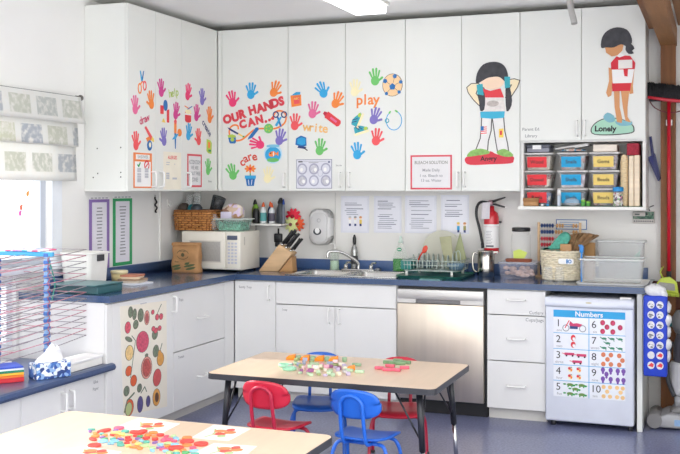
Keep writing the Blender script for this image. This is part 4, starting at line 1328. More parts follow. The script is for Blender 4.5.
# ---- bottles round the sink
p = (1.19, -.065, CZ)
t = thing('soap_bottle', 'clear pump bottle of pale green soap behind the sink', 'bottle', p)
B().lathe([(.036, 0), (.038, .006), (.034, .1), (.026, .135), (.014, .15), (.014, .16)], p, 18).build('body', M('pale_green_clear', '#dbe9d8', .15, alpha=.25), t)
B().lathe([(.034, .004), (.032, .07), (0, .071)], p, 18).build('soap', M('pale_green_soap', '#c3e3c6', .3), t)
b = B().lathe([(.016, .158), (.016, .172), (.006, .176), (.006, .2)], p, 12)
b.tube([(p[0], p[1], p[2] + .2), (p[0] - .028, p[1] - .02, p[2] + .202), (p[0] - .034, p[1] - .024, p[2] + .192)], .006, 8)
b.build('pump', plast_white, t)
p = (1.345, -.05, CZ)
t = thing('sprayer_bottle', 'tall silver bottle with a black pump top behind the faucet', 'bottle', p)
B().lathe([(.024, 0), (.026, .01), (.026, .14), (.02, .175), (.012, .19), (.011, .20)], p, 18).build('body', M('silver_bottle', '#a9aaa8', .25, metal=.8), t)
B().lathe([(.012, .198), (.0135, .21), (.0135, .245), (.009, .262), (.005, .272), (0, .272)], p, 14).build('pump', black, t)
B().lathe([(.0265, .05), (.0268, .052), (.0268, .11), (.0265, .112)], p, 18).build('label_band', dark, t)
# dish soap
p = (1.728, -.105, CZ + .0075)
t = thing('dish_soap_bottle', 'clear bottle of bright green dish soap beside the sink', 'bottle', p)
B().lathe([(.058, 0), (.063, .008), (.061, .09), (.05, .135), (.032, .18), (.017, .205), (.016, .215)], p, 20, 1, .5).build('body', M('clear_green_tint', '#dcebdd', .12, alpha=.14), t)
B().lathe([(.056, .004), (.061, .01), (.059, .095), (0, .096)], p, 20, 1, .48).build('soap', M('bright_green_soap', '#128c27', .2, coat=.3), t)
B().lathe([(.018, .212), (.019, .225), (.012, .235), (.01, .26), (0, .262)], p, 14).build('cap', M('cap_white_green', '#d4e5da', .35), t)
f = Flat('Y', p[1] - .034, (p[0], 0, p[2] + .165))
f.ell(0, 0, .019, .014, M('label_green', '#2c8c66', .5), 0).rect(-.012, -.003, .012, .003, paper, 1)
f.build('logo_label', parent=t)

# ---- dish rack
rx0, rx1, ry0, ry1 = 1.845, 2.25, -.47, -.09
t = thing('drain_tray', 'dark green plastic draining tray under the dish rack', 'tray', (2.07, -.28, CZ))
b = B()
tub_geo(b, (2.045, -.28), .225, .215, .24, .23, CZ, CZ + .016, .03, .006)
b.prism([(1.99, -.51), (2.17, -.51), (2.15, -.575), (2.01, -.575)], CZ, CZ + .008)
b.build('tray', M('bottle_green_plastic', '#2f6f63', .3), t)
rz = CZ + .018
t = thing('dish_rack', 'chrome wire dish rack holding plates and boards on the green tray', 'rack', (2.08, -.28, rz))
wire = M('rack_wire', '#b9c5be', .35, metal=.4)
b = B()
def loop(z, ins, r):
    b.tube([(rx0 + ins + x, ry0 + ins + y, z) for x, y in [((rx1 - rx0) / 2 - ins + p, (ry1 - ry0) / 2 - ins + q) for p, q in rrect((rx1 - rx0) / 2 - ins, (ry1 - ry0) / 2 - ins, .03, 4)]], r, 6, closed=True)
loop(rz + .1, 0, .0032)
loop(rz + .07, .004, .0025)
loop(rz + .03, .012, .0032)
for k in range(17):
    x = rx0 + .02 + k * (rx1 - rx0 - .04) / 16
    b.tube([(x, ry0, rz + .1), (x, ry0 + .013, rz + .028), (x, ry1 - .013, rz + .028), (x, ry1, rz + .1)], .0018, 5)
for k in range(8):
    y = ry0 + .03 + k * (ry1 - ry0 - .06) / 7
    b.tube([(rx0, y, rz + .1), (rx0 + .013, y, rz + .03), (rx1 - .013, y, rz + .03), (rx1, y, rz + .1)], .0018, 5)
b.build('basket', wire, t)
for k in range(9):                       # the row of plate loops
    x = rx0 + .05 + k * .036
    for y in (-.34, -.20):
        b = B().tube(smooth([(x, y - .03, rz + .03), (x, y - .025, rz + .09), (x, y - .008, rz + .128), (x, y + .01, rz + .128), (x, y + .026, rz + .09), (x, y + .03, rz + .03)], 3), .0036, 5)
        b.build('plate_loop', wire, t)
for x in (rx0 + .03, rx1 - .05):
    for y in (ry0 + .03, ry1 - .03):
        B().cyl((x, y, CZ + .0062), (x, y, rz + .034), .009).build('foot', plast_white, t)
# end holder hooks
for y in (-.40, -.30, -.20):
    b = B().tube(smooth([(rx1 - .055, y, rz + .03), (rx1 - .055, y, rz + .14), (rx1 - .04, y, rz + .165), (rx1 - .025, y, rz + .14), (rx1 - .022, y, rz + .03)], 4), .0026, 6)
    b.build('end_hook', wire, t)
pz = rz + .031
tag(B().box(1.835, 1.915, -.46, -.30, rz + .035, rz + .10, .006).build('cutlery_holder', M('teal_holder', '#2f7f78', .35), loc=(1.87, -.38, rz + .03)), 'teal cutlery holder hooked on the end of the dish rack', 'holder')
b = B()
T = Matrix.Translation((1.93, -.33, rz + .10)) @ Matrix.Rotation(R(25), 4, 'Y')
b.T = T
b.tube([(0, 0, -.06), (0, 0, .03), (.005, 0, .06)], .006, 8)
b.ball((.012, 0, .085), .018, .006, .03)
tag(b.build('red_spoon', M('orange_red_plastic', '#d8452f', .4), loc=(1.93, -.33, rz + .04)), 'red orange spoon sticking out of the dish rack', 'spoon')
def board(pts, y0, th, tilt, piv, m, name, label, cat):
    b = B()
    b.T = Matrix.Translation((0, y0, piv)) @ Matrix.Rotation(R(tilt), 4, 'X') @ Matrix.Translation((0, -y0, -piv))
    b.prism(pts, y0 - th / 2, y0 + th / 2, 'Y', min(.003, th * .3))
    return tag(b.build(name, m, loc=(sum(p[0] for p in pts) / len(pts), y0, piv)), label, cat)
cxp = 2.045
board([(cxp + .145 * math.cos(2 * math.pi * i / 36), pz + .135 + .135 * math.sin(2 * math.pi * i / 36)) for i in range(36)], -.14, .008, -8, pz, M('pale_round_board', '#d6d5c4', .4, alpha=.85), 'cutting_mat', 'large round translucent plate standing in the dish rack', 'plate')
a = lambda x, y: (lambda p: (p.x, p.z))(at(x, y, 'Y', -.30))
board([a(438.5, 237), a(450.3, 236), (a(452.5, 262)[0] + .01, pz), (a(446, 262)[0], pz)], -.30, .01, -6, pz, M('olive_board', '#a5a582', .5, var=.08, vs=20), 'cutting_board', 'narrow olive cutting board with a dark rim in the dish rack', 'board')
board([a(457.5, 232), a(464, 258), (a(462, 262)[0], pz), (a(452, 262)[0], pz), a(451.5, 256)], -.245, .01, -5, pz, M('olive_green_board', '#969c72', .5, var=.08, vs=20), 'cutting_board', 'pointed olive green board standing on its corner in the dish rack', 'board')
tag(B().lathe([(.03, 0), (.045, .004), (.062, .03), (.064, .05), (.061, .05), (.058, .03), (.042, .007), (0, .006)], (2.215, -.38, pz + .002), 24).build('bowl', M('pale_blue_bowl', '#5f7c90', .3), loc=(2.215, -.38, pz)), 'steel blue bowl low in the dish rack', 'bowl')
tag(B().lathe([(.04, 0), (.055, .004), (.07, .035), (.072, .055), (.069, .055), (.066, .035), (.05, .007), (0, .006)], (1.975, -.26, pz + .002), 24).build('bowl', M('dark_slate_bowl', '#4a5b64', .3), loc=(1.975, -.26, pz)), 'dark slate bowl at the soap end of the dish rack', 'bowl')
b = B().box(2.02, 2.17, -.635, -.59, CZ, CZ + .004, .001, 1)
tag(b.build('dish_cloth', M('pale_teal_cloth', '#7fb0b4', .7, bump=.3), loc=(2.1, -.61, CZ)), 'folded pale teal cloth at the worktop edge', 'cloth')

# ---- steel pitcher
p = (2.385, -.19, CZ)
t = thing('steel_pitcher', 'polished steel pitcher between dish rack and extinguisher', 'pitcher', p)
B().lathe([(.055, 0), (.06, .004), (.062, .06), (.06, .13), (.058, .175), (.061, .18), (.057, .18), (.055, .13), (.057, .06), (.05, .01), (0, .01)], p, 28).build('body', M('polished_steel', '#c9c4bb', .16, metal=1, var=.05), t)
B().tube(smooth([(p[0] - .058, p[1] - .02, p[2] + .16), (p[0] - .08, p[1] - .03, p[2] + .165), (p[0] - .09, p[1] - .034, p[2] + .12), (p[0] - .084, p[1] - .032, p[2] + .05), (p[0] - .06, p[1] - .02, p[2] + .03)], 4), .007, 8).build('handle', M('polished_steel', '#c9c4bb', .16, metal=1, var=.05), t)
B().prism([(p[0] + .05, p[1] - .02), (p[0] + .085, p[1]), (p[0] + .05, p[1] + .02)], p[2] + .165, p[2] + .18).build('spout', M('polished_steel', '#c9c4bb', .16, metal=1, var=.05), t)

# ---- fire extinguisher
ex, ey = 2.398, -.075
z0, z1 = 1.062, 1.375
t = thing('fire_extinguisher', 'red fire extinguisher with a white tag hanging on the wall', 'extinguisher', (ex, -.04, 1.2))
rp = M('extinguisher_red', '#cf2430', .25, coat=.4)
B().lathe([(.035, z0), (.052, z0 + .01), (.054, z0 + .02), (.054, z1 - .05), (.044, z1 - .018), (.022, z1), (.02, z1 + .03), (0, z1 + .03)], (ex, ey, 0), 28).build('cylinder', rp, t)
b = B().lathe([(.0545, z0 + .045), (.0549, z0 + .046), (.0549, z0 + .195), (.0545, z0 + .196)], (ex, ey, 0), 28)
lo = b.build('printed_label', paper, t)
f = Flat('Y', ey - .0552, (ex, 0, z0 + .12), th=.0008)
for i in range(9):
    f.rect(-.026, -.045 + i * .011, rnd.uniform(.005, .026), -.042 + i * .011, grey_ink, 0)
f.rect(-.028, -.068, .028, -.055, M('label_ink', '#6c6c70', .6), 0)
f.build('label_print', parent=lo)
B().lathe([(.0552, z0 + .197), (.0556, z0 + .198), (.0556, z0 + .213), (.0552, z0 + .214)], (ex, ey, 0), 28).build('white_band', paper, t)
B().lathe([(.02, 0), (.02, .04), (.012, .05), (0, .05)], (ex - .005, ey, z1 + .025), 14).build('valve', M('valve_pinkish_metal', '#b99aa0', .3, metal=.6), t)
b = B()
b.prism([(ex - .03, z1 + .062), (ex + .10, z1 + .098), (ex + .105, z1 + .09), (ex - .0, z1 + .05)], ey - .012, ey + .012, 'Y', .003)
b.build('squeeze_lever', black, t)
b = B().prism([(ex - .03, z1 + .05), (ex + .03, z1 + .05), (ex + .10, z1 + .028), (ex + .098, z1 + .018), (ex + .02, z1 + .036)], ey - .012, ey + .012, 'Y', .003)
b.build('carry_handle', black, t)
q = [at(*p, 'Y', -.10) for p in ((489, 203), (481, 202), (477, 207), (476.5, 216), (479.5, 228), (481.5, 238), (482.5, 243))]
B().tube(smooth(q, 4), .010, 8).build('hose', black, t)
B().cyl(q[-1], at(483.2, 248, 'Y', -.10), .012, .015).build('nozzle', black, t)
a = at(488.5, 209, 'Y', -.135)
b = B().prism([(a.x + x, a.z + z) for x, z in ((-.045, .045), (.012, .05), (.006, -.07), (-.055, -.075))], -.134, -.132, 'Y')
b.build('service_tag', M('tag_paper', '#d9d4d8', .6, var=.06, vs=60), t)
B().box(ex - .06, ex + .06, -.02, -.0005, z0 + .22, z0 + .235).build('wall_bracket', dark, t)
B().tube([(ex - .02, ey - .03, z1 + .06), (ex - .02, ey - .045, z1 + .045), (ex, ey - .05, z1 + .045), (ex, ey - .03, z1 + .06)], .003, 6).build('safety_pin', M('pin_pink', '#d88a9a', .4), t)

# ---- plastic bin with jar, tray, abacus ...
t = thing('lidded_bin', 'low clear plastic bin of peach lumps beside the steel pitcher', 'bin', (2.63, -.23, CZ))
tub_geo(B(), (2.63, -.235), .115, .105, .125, .115, CZ, CZ + .105, .02, .003).build('body', M('lilac_clear', '#d6d5e4', .15, alpha=.12), t)
b = B()
for i in range(30):
    b.ball((2.63 + rnd.uniform(-.09, .09), -.235 + rnd.uniform(-.085, .085), CZ + rnd.uniform(.02, .075)), .022, .018, .014, 8, 6, .1)
o = b.build('contents', M('peach_lumps', '#dcbcae', .7, var=.15, vs=30), t)
o['kind'] = 'stuff'
B().box(2.50, 2.76, -.355, -.115, CZ + .106, CZ + .116, .004).build('lid', M('lilac_lid', '#cfcfe0', .25, alpha=.4), t)
jz = CZ + .1165
tag(tub_geo(B(), (2.635, -.29), .085, .035, .09, .04, jz, jz + .02, .015, .004).build('wooden_tray', M('red_brown_wood', '#8a4a33', .45, var=.15, vs=20), loc=(2.635, -.29, jz)), 'small red brown tray on the lid of the peach bin', 'tray')
jx, jy = 2.632, -.185
t = thing('glass_jar', 'large empty clear jar with black lid on the peach bin', 'jar', (jx, jy, jz))
B().lathe([(.055, 0), (.066, .006), (.068, .02), (.068, .17), (.062, .188), (.058, .192), (.058, .21)], (jx, jy, jz), 28).build('body', M('jar_plastic', '#eef0ee', .08, alpha=.12), t)
B().lathe([(.063, .205), (.064, .208), (.064, .228), (.06, .232), (0, .232)], (jx, jy, jz), 28).build('lid', black, t)
f = Flat('Y', jy - .0695, (jx, 0, jz + .05))
f.poly([(-.04, -.03), (.035, -.028), (.055, .012), (-.0, .035), (-.042, .02)], M('lime_note', '#cfe06a', .6), 0)
f.build('sticky_note', parent=t)

# abacus
ax0, ax1, ayy = 2.735, 3.035, -.115
t = thing('abacus', 'wooden bead abacus with blue and red rows behind the woven basket', 'abacus', (2.885, ayy, CZ))
for x in (ax0, ax1 - .016):
    B().box(x, x + .016, ayy - .012, ayy + .012, CZ, CZ + .385, .003).build('post', wood_light, t)
B().box(ax0 - .01, ax1 + .01, ayy - .035, ayy + .035, CZ, CZ + .015, .003).build('base', wood_light, t)
wb = M('bead_wood', '#cfa06a', .45)
rows = [(.362, M('bead_navy', '#27467e', .35), 5), (.318, M('bead_navy', '#27467e', .35), 5), (.27, M('bead_red', '#cf3040', .35), 6), (.228, M('bead_red', '#cf3040', .35), 6), (.186, M('bead_green', '#2a8a4c', .35), 5), (.144, M('bead_green', '#2a8a4c', .35), 5)]
for r_, (z, m, n) in enumerate(rows):
    b = B(chrome)
    b.cyl((ax0 + .01, ayy, CZ + z), (ax1 - .01, ayy, CZ + z), .0025, n=8)
    xs = [ax0 + .03 + k * .0185 for k in range(5)] + [ax0 + (.135 if r_ % 2 == 0 else .128) + k * .019 for k in range(3)] + [ax1 - .034 - k * .019 for k in range(2)]
    for k, x in enumerate(xs):
        b.use(m if k < n else wb)
        b.lathe([(.004, -.0085), (.013, -.005), (.0155, 0), (.013, .005), (.004, .0085)], (0, 0, 0), 12)
        L_ = 5 * 12
        for i in range(len(b.v) - L_ - 24, len(b.v)):
            v = b.v[i]
            b.v[i] = V((x + v.z, ayy + v.x, CZ + z + v.y))
    b.build('bead_row', parent=t)

# woven cream basket with its load
wx, wy = 2.925, -.30
t = thing('woven_basket', 'cream woven basket full of brushes and cloth before the abacus', 'basket', (wx, wy, CZ))
cw_ = M('cream_rope', '#e7dcc2', .75, var=.1, vs=40, bump=.4, bs=70)
b = B()
for i in range(13):
    z = CZ + .0125 + i * .0152
    r = .118 + .012 * i / 12
    pts = []
    for k in range(60):
        a = 2 * math.pi * k / 60
        q = r + .0035 * (-1) ** (k // 2 + i)
        pts.append((wx + q * math.cos(a), wy + q * .8 * math.sin(a), z + .002 * math.sin(k * 2.1 + i)))
    b.tube(pts, .0092, 6, closed=True)
b.build('weave', cw_, t)
B().lathe([(.112, 0), (.124, .19), (.12, .19), (.108, .006), (0, .005)], (wx, wy, CZ + .0005), 32, 1, .78).build('lining', cw_, t)
f = Flat('Y', wy - .122, at(569, 261.5, 'Y', wy - .122))
f.poly([(x - .02, y) for x, y in rrect(.05, .018, .012, 4)], paper, 0).ell(.005, 0, .012, .013, M('tag_blue', '#2f7fc2', .5), 1).rect(-.018, -.014, -.008, .014, M('tag_blue', '#2f7fc2', .5), 1).ell(.005, 0, .006, .007, paper, 2)
f.build('paper_tag', parent=t)
kz = CZ + .008
b = B()
g = [at(*p, 'Y', -.31) for p in ((545.5, 247.5), (553, 244), (560, 237), (567, 234), (571, 235), (568, 240), (562, 246))]
def clothf(u, v):
    i = u * (len(g) - 1)
    return None
pts = [at(*p, 'Y', -.32) for p in ((543, 249), (550, 246), (556, 239), (561, 233.5), (566, 232), (571, 236), (569, 242), (565, 247), (556, 249.5))]
b.prism([(p.x, p.z) for p in smooth(pts, 4, True)], -.345, -.295, 'Y', .012)
b.box(2.84, 2.93, -.335, -.30, CZ + .02, CZ + .20, .008)
tag(b.build('mesh_cloth', M('teal_mesh_cloth', '#55a893', .8, var=.25, vs=60, bump=.6, bs=120), loc=(2.88, -.32, CZ + .2)), 'bundle of teal mesh cloth rising from the woven basket', 'cloth')
p = at(574, 241, 'Y', -.27)
b = B().cyl((p.x, -.30, p.z), (p.x, -.23, p.z), .04, n=20).cyl((p.x, -.305, p.z), (p.x, -.298, p.z), .03, .03, n=20)
b.box(p.x - .012, p.x + .012, -.28, -.26, CZ + .02, p.z - .03, .003)
tag(b.build('cork_roller', M('olive_cork', '#b3a56a', .7, var=.2, vs=40), loc=(p.x, -.27, CZ + .02)), 'round olive cork brush end in the woven basket', 'brush')
p = at(567, 247, 'Y', -.35)
tag(B().box(p.x - .045, p.x + .03, -.36, -.335, CZ + .03, p.z + .02, .006).build('wooden_brush', M('tan_wood', '#b98c5c', .5, var=.1, vs=8), loc=(p.x, -.35, CZ + .03)), 'tan wooden brush back at the rim of the woven basket', 'brush')
b = B()
p0 = V((2.99, -.30, CZ + .085))
for k in range(60):
    a = R(-38 + 76 * k / 59 + rnd.uniform(-2, 2))
    q = [p0, p0 + V((math.sin(a) * .09 + .03, rnd.uniform(-.02, .02), .15)), p0 + V((math.sin(a) * .15 + .085, rnd.uniform(-.035, .035), .215 + .02 * math.cos(a * 2)))]
    b.tube(smooth(q, 3), .006, 5)
b.cyl(p0 - V((0, 0, .05)), p0 + V((0.005, 0, .09)), .014, .018)
tag(b.build('twig_whisk', M('brown_straw', '#8a6a48', .8, var=.35, vs=50), loc=(2.99, -.30, CZ + .03)), 'brown straw whisk fanning out of the woven basket', 'whisk')
p = at(581.5, 249, 'Y', -.42)
tag(B().box(p.x - .013, p.x + .013, -.425, -.405, p.z - .025, p.z + .022, .004).box(p.x - .02, p.x + .006, -.42, -.41, p.z + .015, p.z + .028, .003).box(p.x - .006, p.x + .006, -.42, -.41, CZ + .001, p.z - .02).build('blue_clip', M('bright_blue_plastic', '#2f86d2', .35), loc=(p.x, -.415, CZ)), 'bright blue clip standing at the edge of the woven basket', 'clip')
tag(B().box(3.068, 3.135, -.215, -.155, CZ, CZ + .25, .003).box(3.075, 3.128, -.21, -.16, CZ + .2495, CZ + .252).build('cardboard_box', M('brown_cardboard', '#a9804f', .7, var=.1, vs=10), loc=(3.1, -.19, CZ)), 'tall brown cardboard box behind the clear front bin', 'box')
for k, (x, y) in enumerate(((2.865, -.475), (2.94, -.485))):
    p = (x, y, CZ)
    t = thing('spice_jar', 'small empty glass jar with clear lid before the woven basket', 'jar', p, 'small clear jars before the woven basket')
    B().lathe([(.026, 0), (.03, .004), (.03, .07), (.022, .085), (.022, .09)], p, 18).build('body', M('jar_plastic', '#eef0ee', .08, alpha=.12), t)
    B().lathe([(.025, .088), (.025, .102), (0, .103)], p, 18).build('lid', frost, t)

# clear bins on a white tray
tz = CZ
t = tag(tub_geo(B(), (3.275, -.37), .215, .19, .222, .197, tz, tz + .012, .02, .004).build('white_tray', plast_white, loc=(3.275, -.37, tz)), 'flat white plastic tray under the front clear bin', 'tray')
def bin_(c, w0, h0, w1, h1, z0, z1, label):
    t = thing('storage_bin', label, 'bin', (c[0], c[1], z0))
    tub_geo(B(), c, w0, h0, w1, h1, z0, z1, .02, .0035).build('body', frost, t)
    b = B()
    b.tube([(c[0] + x, c[1] + y, z1) for x, y in rrect(w1 + .006, h1 + .006, .022, 5)], .006, 6, closed=True)
    b.build('rim', M('milky_rim', '#eceeec', .3, alpha=.85), t)
    return t
bin_((3.268, -.36), .183, .125, .197, .138, tz + .0125, tz + .158, 'long low empty clear bin at the front of the white tray')
bin_((3.30, -.108), .14, .06, .155, .07, tz + .0006, tz + .262, 'taller clear bin with teal paper inside, against the wall')
b = B().prism([(3.25, tz + .01), (3.42, tz + .2), (3.425, tz + .22), (3.42, tz + .01)], -.10, -.096, 'Y')
tag(b.build('paper_sheet', M('pale_teal_paper', '#b9dccf', .6), loc=(3.36, -.118, tz)), 'pale teal paper leaning inside the taller clear bin', 'paper')

# thermostat board on the wall, dustpan
a, c = at(632.5, 211.8, 'Y', -.035), at(656.3, 223.5, 'Y', -.035)
t = thing('thermostat', 'opened thermostat with green circuit board under the cubby', 'thermostat', ((a.x + c.x) / 2, -.02, (a.z + c.z) / 2))
B().box(a.x, c.x - .012, -.022, -.0005, c.z, a.z + .006, .003).build('back_plate', M('thermo_plate', '#cfc9c2', .5), t)
w = c.x - a.x
m1 = a.z - (a.z - c.z) * .64
B().box(a.x + .002, c.x - .016, -.026, -.022, m1, a.z, .001, 1).build('circuit_board', MX('circuit_green', ['#3c6b52', '#2f5a46', '#5b8068', '#324a40', '#7f937f'], 90), t)
o = B().box(a.x + .004, a.x + w * .54, -.034, -.026, m1 + .02, a.z - .002, .003).build('display_panel', M('thermo_plate', '#cfc9c2', .5), t)
B().box(a.x + .014, a.x + w * .3, -.0355, -.033, m1 + .028, a.z - .012).build('screen', M('lcd_grey', '#55584f', .3), o)
B().box(a.x + w * .56, a.x + w * .64, -.04, -.026, m1 + .03, a.z - .01, .002).build('component', black, t)
b = B(dark)
for i in range(9):
    b.box(a.x + .008 + i * w * .095, a.x + .016 + i * w * .095, -.026, -.022, c.z + .01, c.z + .018)
b.build('terminals', parent=t)
B().tube([at(*p, 'Y', -.01) for p in ((650, 211), (648, 208), (651, 206.5), (654, 205.5))], .004, 6).build('wire', dark, t)

t = thing('dustpan', 'violet blue hand dustpan hanging on the wall by the post', 'dustpan', at(653, 155, 'Y', -.03))
dp = M('indigo_plastic', '#4a4f94', .4)
q = [at(*p, 'Y', -.03) for p in ((649.2, 137), (651.6, 136), (654.2, 154.5), (651.3, 156))]
B().prism([(p.x, p.z) for p in q], -.03, -.012, 'Y', .003).build('handle', M('indigo_dark', '#343873', .4), t)
q = [at(*p, 'Y', -.04) for p in ((648.2, 157), (654.6, 153.5), (660.4, 179), (658.8, 181))]
B().prism([(p.x, p.z) for p in q], -.02, -.008, 'Y', .002).build('pan', dp, t)
b = B()
for i in (0, 1):
    j = (1, 2) if i == 0 else (0, 3)
    u, v = q[j[0]], q[j[1]]
    b.prism([(u.x - .008, u.z), (u.x + .004, u.z), (v.x + .004, v.z), (v.x - .006, v.z)], -.05, -.02, 'Y')
b.build('side_rim', M('indigo_dark', '#343873', .4), t)

# ------------------------------------------------- the cubby and its tubs
BZ = 1.4135
TY = -.148
cols = [(2.762, M('red_card', '#e8373f', .6), ['Wood', 'Dowel', 'Reels']), (2.993, M('blue_card', '#1aa3d6', .6), ['Snails', 'Shells', 'Shells']), (3.206, M('yellow_card', '#f2d476', .6), ['Gems', 'Beads', 'Beads'])]
cont = [[M('speckled_sand', '#cfc6b4', .8, var=.2, vs=60), MX('mixed_reels', ['#e9e4d6', '#8a3b3b', '#2f3a34', '#d8cdb9', '#b5a894'], 38), MX('blue_reels', ['#5b6f9c', '#2f3f48', '#d8d0c0', '#7c88a8'], 34)],
        [MX('pink_shells', ['#c9a09a', '#b7c4c9', '#8f7468', '#d8c2b8'], 45), MX('white_shells', ['#e4dfe4', '#cfc6cc', '#b8a8b4'], 40), MX('grey_shells', ['#5b6a78', '#8a98a4', '#c9ccd0', '#3f4b58'], 40)],
        [MX('grey_gems', ['#8c8a92', '#a9a3ac', '#5b5964', '#c4b8c0', '#a8787f'], 60), M('dusk_beads', '#8a7f84', .6, var=.25, vs=60), MX('bright_beads', ['#c08a86', '#b5b0a8', '#7f8a94', '#d9b8a8', '#a86a6a'], 60)]]
clr = ['red', 'blue', 'yellow']
pos = ['on top of its stack', 'in the middle of its stack', 'at the bottom of its stack']
tubm = M('tub_clear', '#e6e4e2', .15, alpha=.12)
THH = .1215
for ci, (cx, card, names) in enumerate(cols):
    for ri in range(3):
        z0 = BZ + (2 - ri) * THH
        z1 = z0 + THH - .012
        t = thing('craft_tub', f'clear craft tub with a {clr[ci]} {names[ri]} card, {pos[ri]}', 'tub', (cx, TY, z0), 'labelled craft tubs in the cubby')
        tub_geo(B(), (cx, TY), .078, .10, .094, .117, z0, z1, .012, .003).build('body', tubm, t)
        b = B()
        b.tube([(cx + x, TY + y, z1 + .004) for x, y in rrect(.098, .12, .014, 4)], .0065, 6, closed=True)
        b.build('rim', M('tub_rim', '#dedcd8', .3), t)
        b = B()
        hh = (z1 - z0) * (.88 if ri == 0 else .8)
        def fill(u, v, cx=cx, z0=z0, hh=hh):
            return (cx + (u - .5) * .17, TY + (v - .5) * .21, z0 + hh + .006 * math.sin(u * 23 + cx * 40) * math.sin(v * 19))
        tub_geo(b, (cx, TY), .073, .095, .086, .109, z0 + .004, z0 + hh, .01, .06)
        b.grid(fill, 14, 10)
        o = b.build('contents', cont[ci][ri], t)
        o['kind'] = 'stuff'
        # the card follows the sloping front of the tub
        yb, yt = TY - .1005, TY - .1175
        xw, z_a, z_b = .066, z0 + .02, z0 + .092
        b = B(card)
        sl = (yt - yb) / (z1 - z0)
        ya, yb2 = yb - .0005 + sl * (z_a - z0), yb - .0005 + sl * (z_b - z0)
        b.add([(cx - xw - .008, ya - .0012, z_a), (cx + xw - .008, ya - .0012, z_a), (cx + xw - .008, yb2 - .0012, z_b), (cx - xw - .008, yb2 - .0012, z_b),
               (cx - xw - .008, ya, z_a), (cx + xw - .008, ya, z_a), (cx + xw - .008, yb2, z_b), (cx - xw - .008, yb2, z_b)],
              [(0, 1, 2, 3), (4, 5, 6, 7), (0, 1, 5, 4), (1, 2, 6, 5), (2, 3, 7, 6), (3, 0, 4, 7)])
        vs, fs = glyphs(names[ri], .012)
        b.use(M('card_ink', '#4b3a36', .6))
        zc = (z_a + z_b) / 2
        b.add([(cx - .008 + p * .034, (ya + yb2) / 2 - .0025 + sl * q * .034, zc + q * .034) for p, q in vs], fs)
        b.build('name_card', parent=t)
TT = BZ + 3 * THH + .001
t = thing('lidded_box', 'grey lidded box with a white label on the red-card stack', 'box', (2.762, -.19, TT))
B().box(2.685, 2.838, -.26, -.05, TT, TT + .034, .006).build('body', M('grey_tub', '#8f909c', .4), t)
B().box(2.68, 2.843, -.265, -.045, TT + .0345, TT + .055, .008).build('lid', M('dark_grey_lid', '#5f616b', .4), t)
B().box(2.725, 2.785, -.2675, -.2645, TT + .022, TT + .05).build('name_label', paper, t)
b = B()
b.T = Matrix.Translation((2.99, -.16, TT + .036)) @ Matrix.Rotation(R(-8), 4, 'Y')
b.box(-.11, .11, -.115, .10, -.005, .008, .003)
b.box(.02, .11, -.1165, -.115, -.012, .006)
tag(b.build('clear_lid', M('pale_clear_lid', '#dcdad6', .2, alpha=.8), loc=(2.99, -.19, TT)), 'tilted pale plastic lid lying across the blue-card stack', 'lid')
b = MX('scrap_bits', ['#6aa3c4', '#d8b0a4', '#e8e4dc', '#8fa7ad'], 50)
tag(B().ball((2.985, -.18, TT + .0145), .085, .07, .014, 18, 8, .1).build('paper_scraps', b, loc=(2.985, -.22, TT)), 'crumple of coloured paper under the tilted lid', 'paper')
tag(B().box(3.13, 3.285, -.255, -.06, TT, TT + .048, .003).build('wooden_box', M('pale_birch', '#f2e7d8', .5, var=.05, vs=6), loc=(3.2, -.2, TT)), 'pale birch box on the yellow-card stack', 'box')
straw = M('straw_weave', '#ecd5ab', .7, var=.2, vs=50, stretch=(1, 1, 3), bump=.5, bs=60)
b = B()
x0, yv = 3.333, -.262
b.lathe([(.022, 0), (.024, .01), (.024, .31), (.02, .335), (.01, .345), (0, .345)], (3.335, yv, BZ), 16)
for i in range(24):
    b.tube([(3.335 + .0245 * math.cos(2 * math.pi * k / 16), yv + .0245 * math.sin(2 * math.pi * k / 16), BZ + .012 + i * .0128) for k in range(16)], .0028, 5, closed=True)
tag(b.build('straw_roll', straw, loc=(3.335, yv, BZ)), 'upright rolled straw mat beside the wooden boards', 'mat')
for k, (x0, x1, h, lb) in enumerate(((3.366, 3.397, .335, 'pale wooden board standing next to the straw roll'), (3.401, 3.434, .338, 'pale wooden board standing against the cubby side'))):
    tag(B().box(x0, x1, -.30, -.06, BZ, BZ + h, .003).build('wooden_board', M('pale_maple', '#f0dcc0', .5, var=.1, vs=6, stretch=(1, 1, 6)), loc=(x0, -.2, BZ)), lb, 'board')
tag(B().box(3.352, 3.43, -.29, -.10, BZ + .3395, BZ + .418, .006).build('mesh_box', M('crimson_mesh', '#a8283c', .7, var=.3, vs=90, bump=.6, bs=150), loc=(3.39, -.2, BZ + .3395)), 'crimson mesh box on top of the wooden boards', 'box')
# in front of the tubs, on the shelf lip
p = (3.298, -.309, BZ + .0002)
t = thing('bead_jar', 'clear jar of mixed beads with a bright blue lid', 'jar', p)
B().lathe([(.03, 0), (.0335, .005), (.0335, .095), (.032, .1)], p, 22).build('body', M('jar_plastic', '#eef0ee', .08, alpha=.12), t)
o = B().lathe([(.031, .003), (.031, .09), (0, .092)], p, 22).build('contents', MX('jar_beads', ['#e8e2dc', '#6a3f66', '#2e2e38', '#c95f7c', '#7fae6a', '#d9c4b0', '#efece8'], 75), t)
o['kind'] = 'stuff'
B().lathe([(.0345, .098), (.035, .1), (.035, .125), (.032, .128), (0, .128)], p, 22).build('lid', M('bright_blue_lid', '#1f8fd0', .35), t)
p = (2.722, -.312, BZ + .0002)
t = thing('round_box', 'small round tan box in front of the lowest red-card tub', 'box', p)
B().lathe([(.05, 0), (.052, .004), (.052, .034)], p, 24, 1, .55).build('body', M('tan_card_box', '#b98a5a', .6, var=.1, vs=30), t)
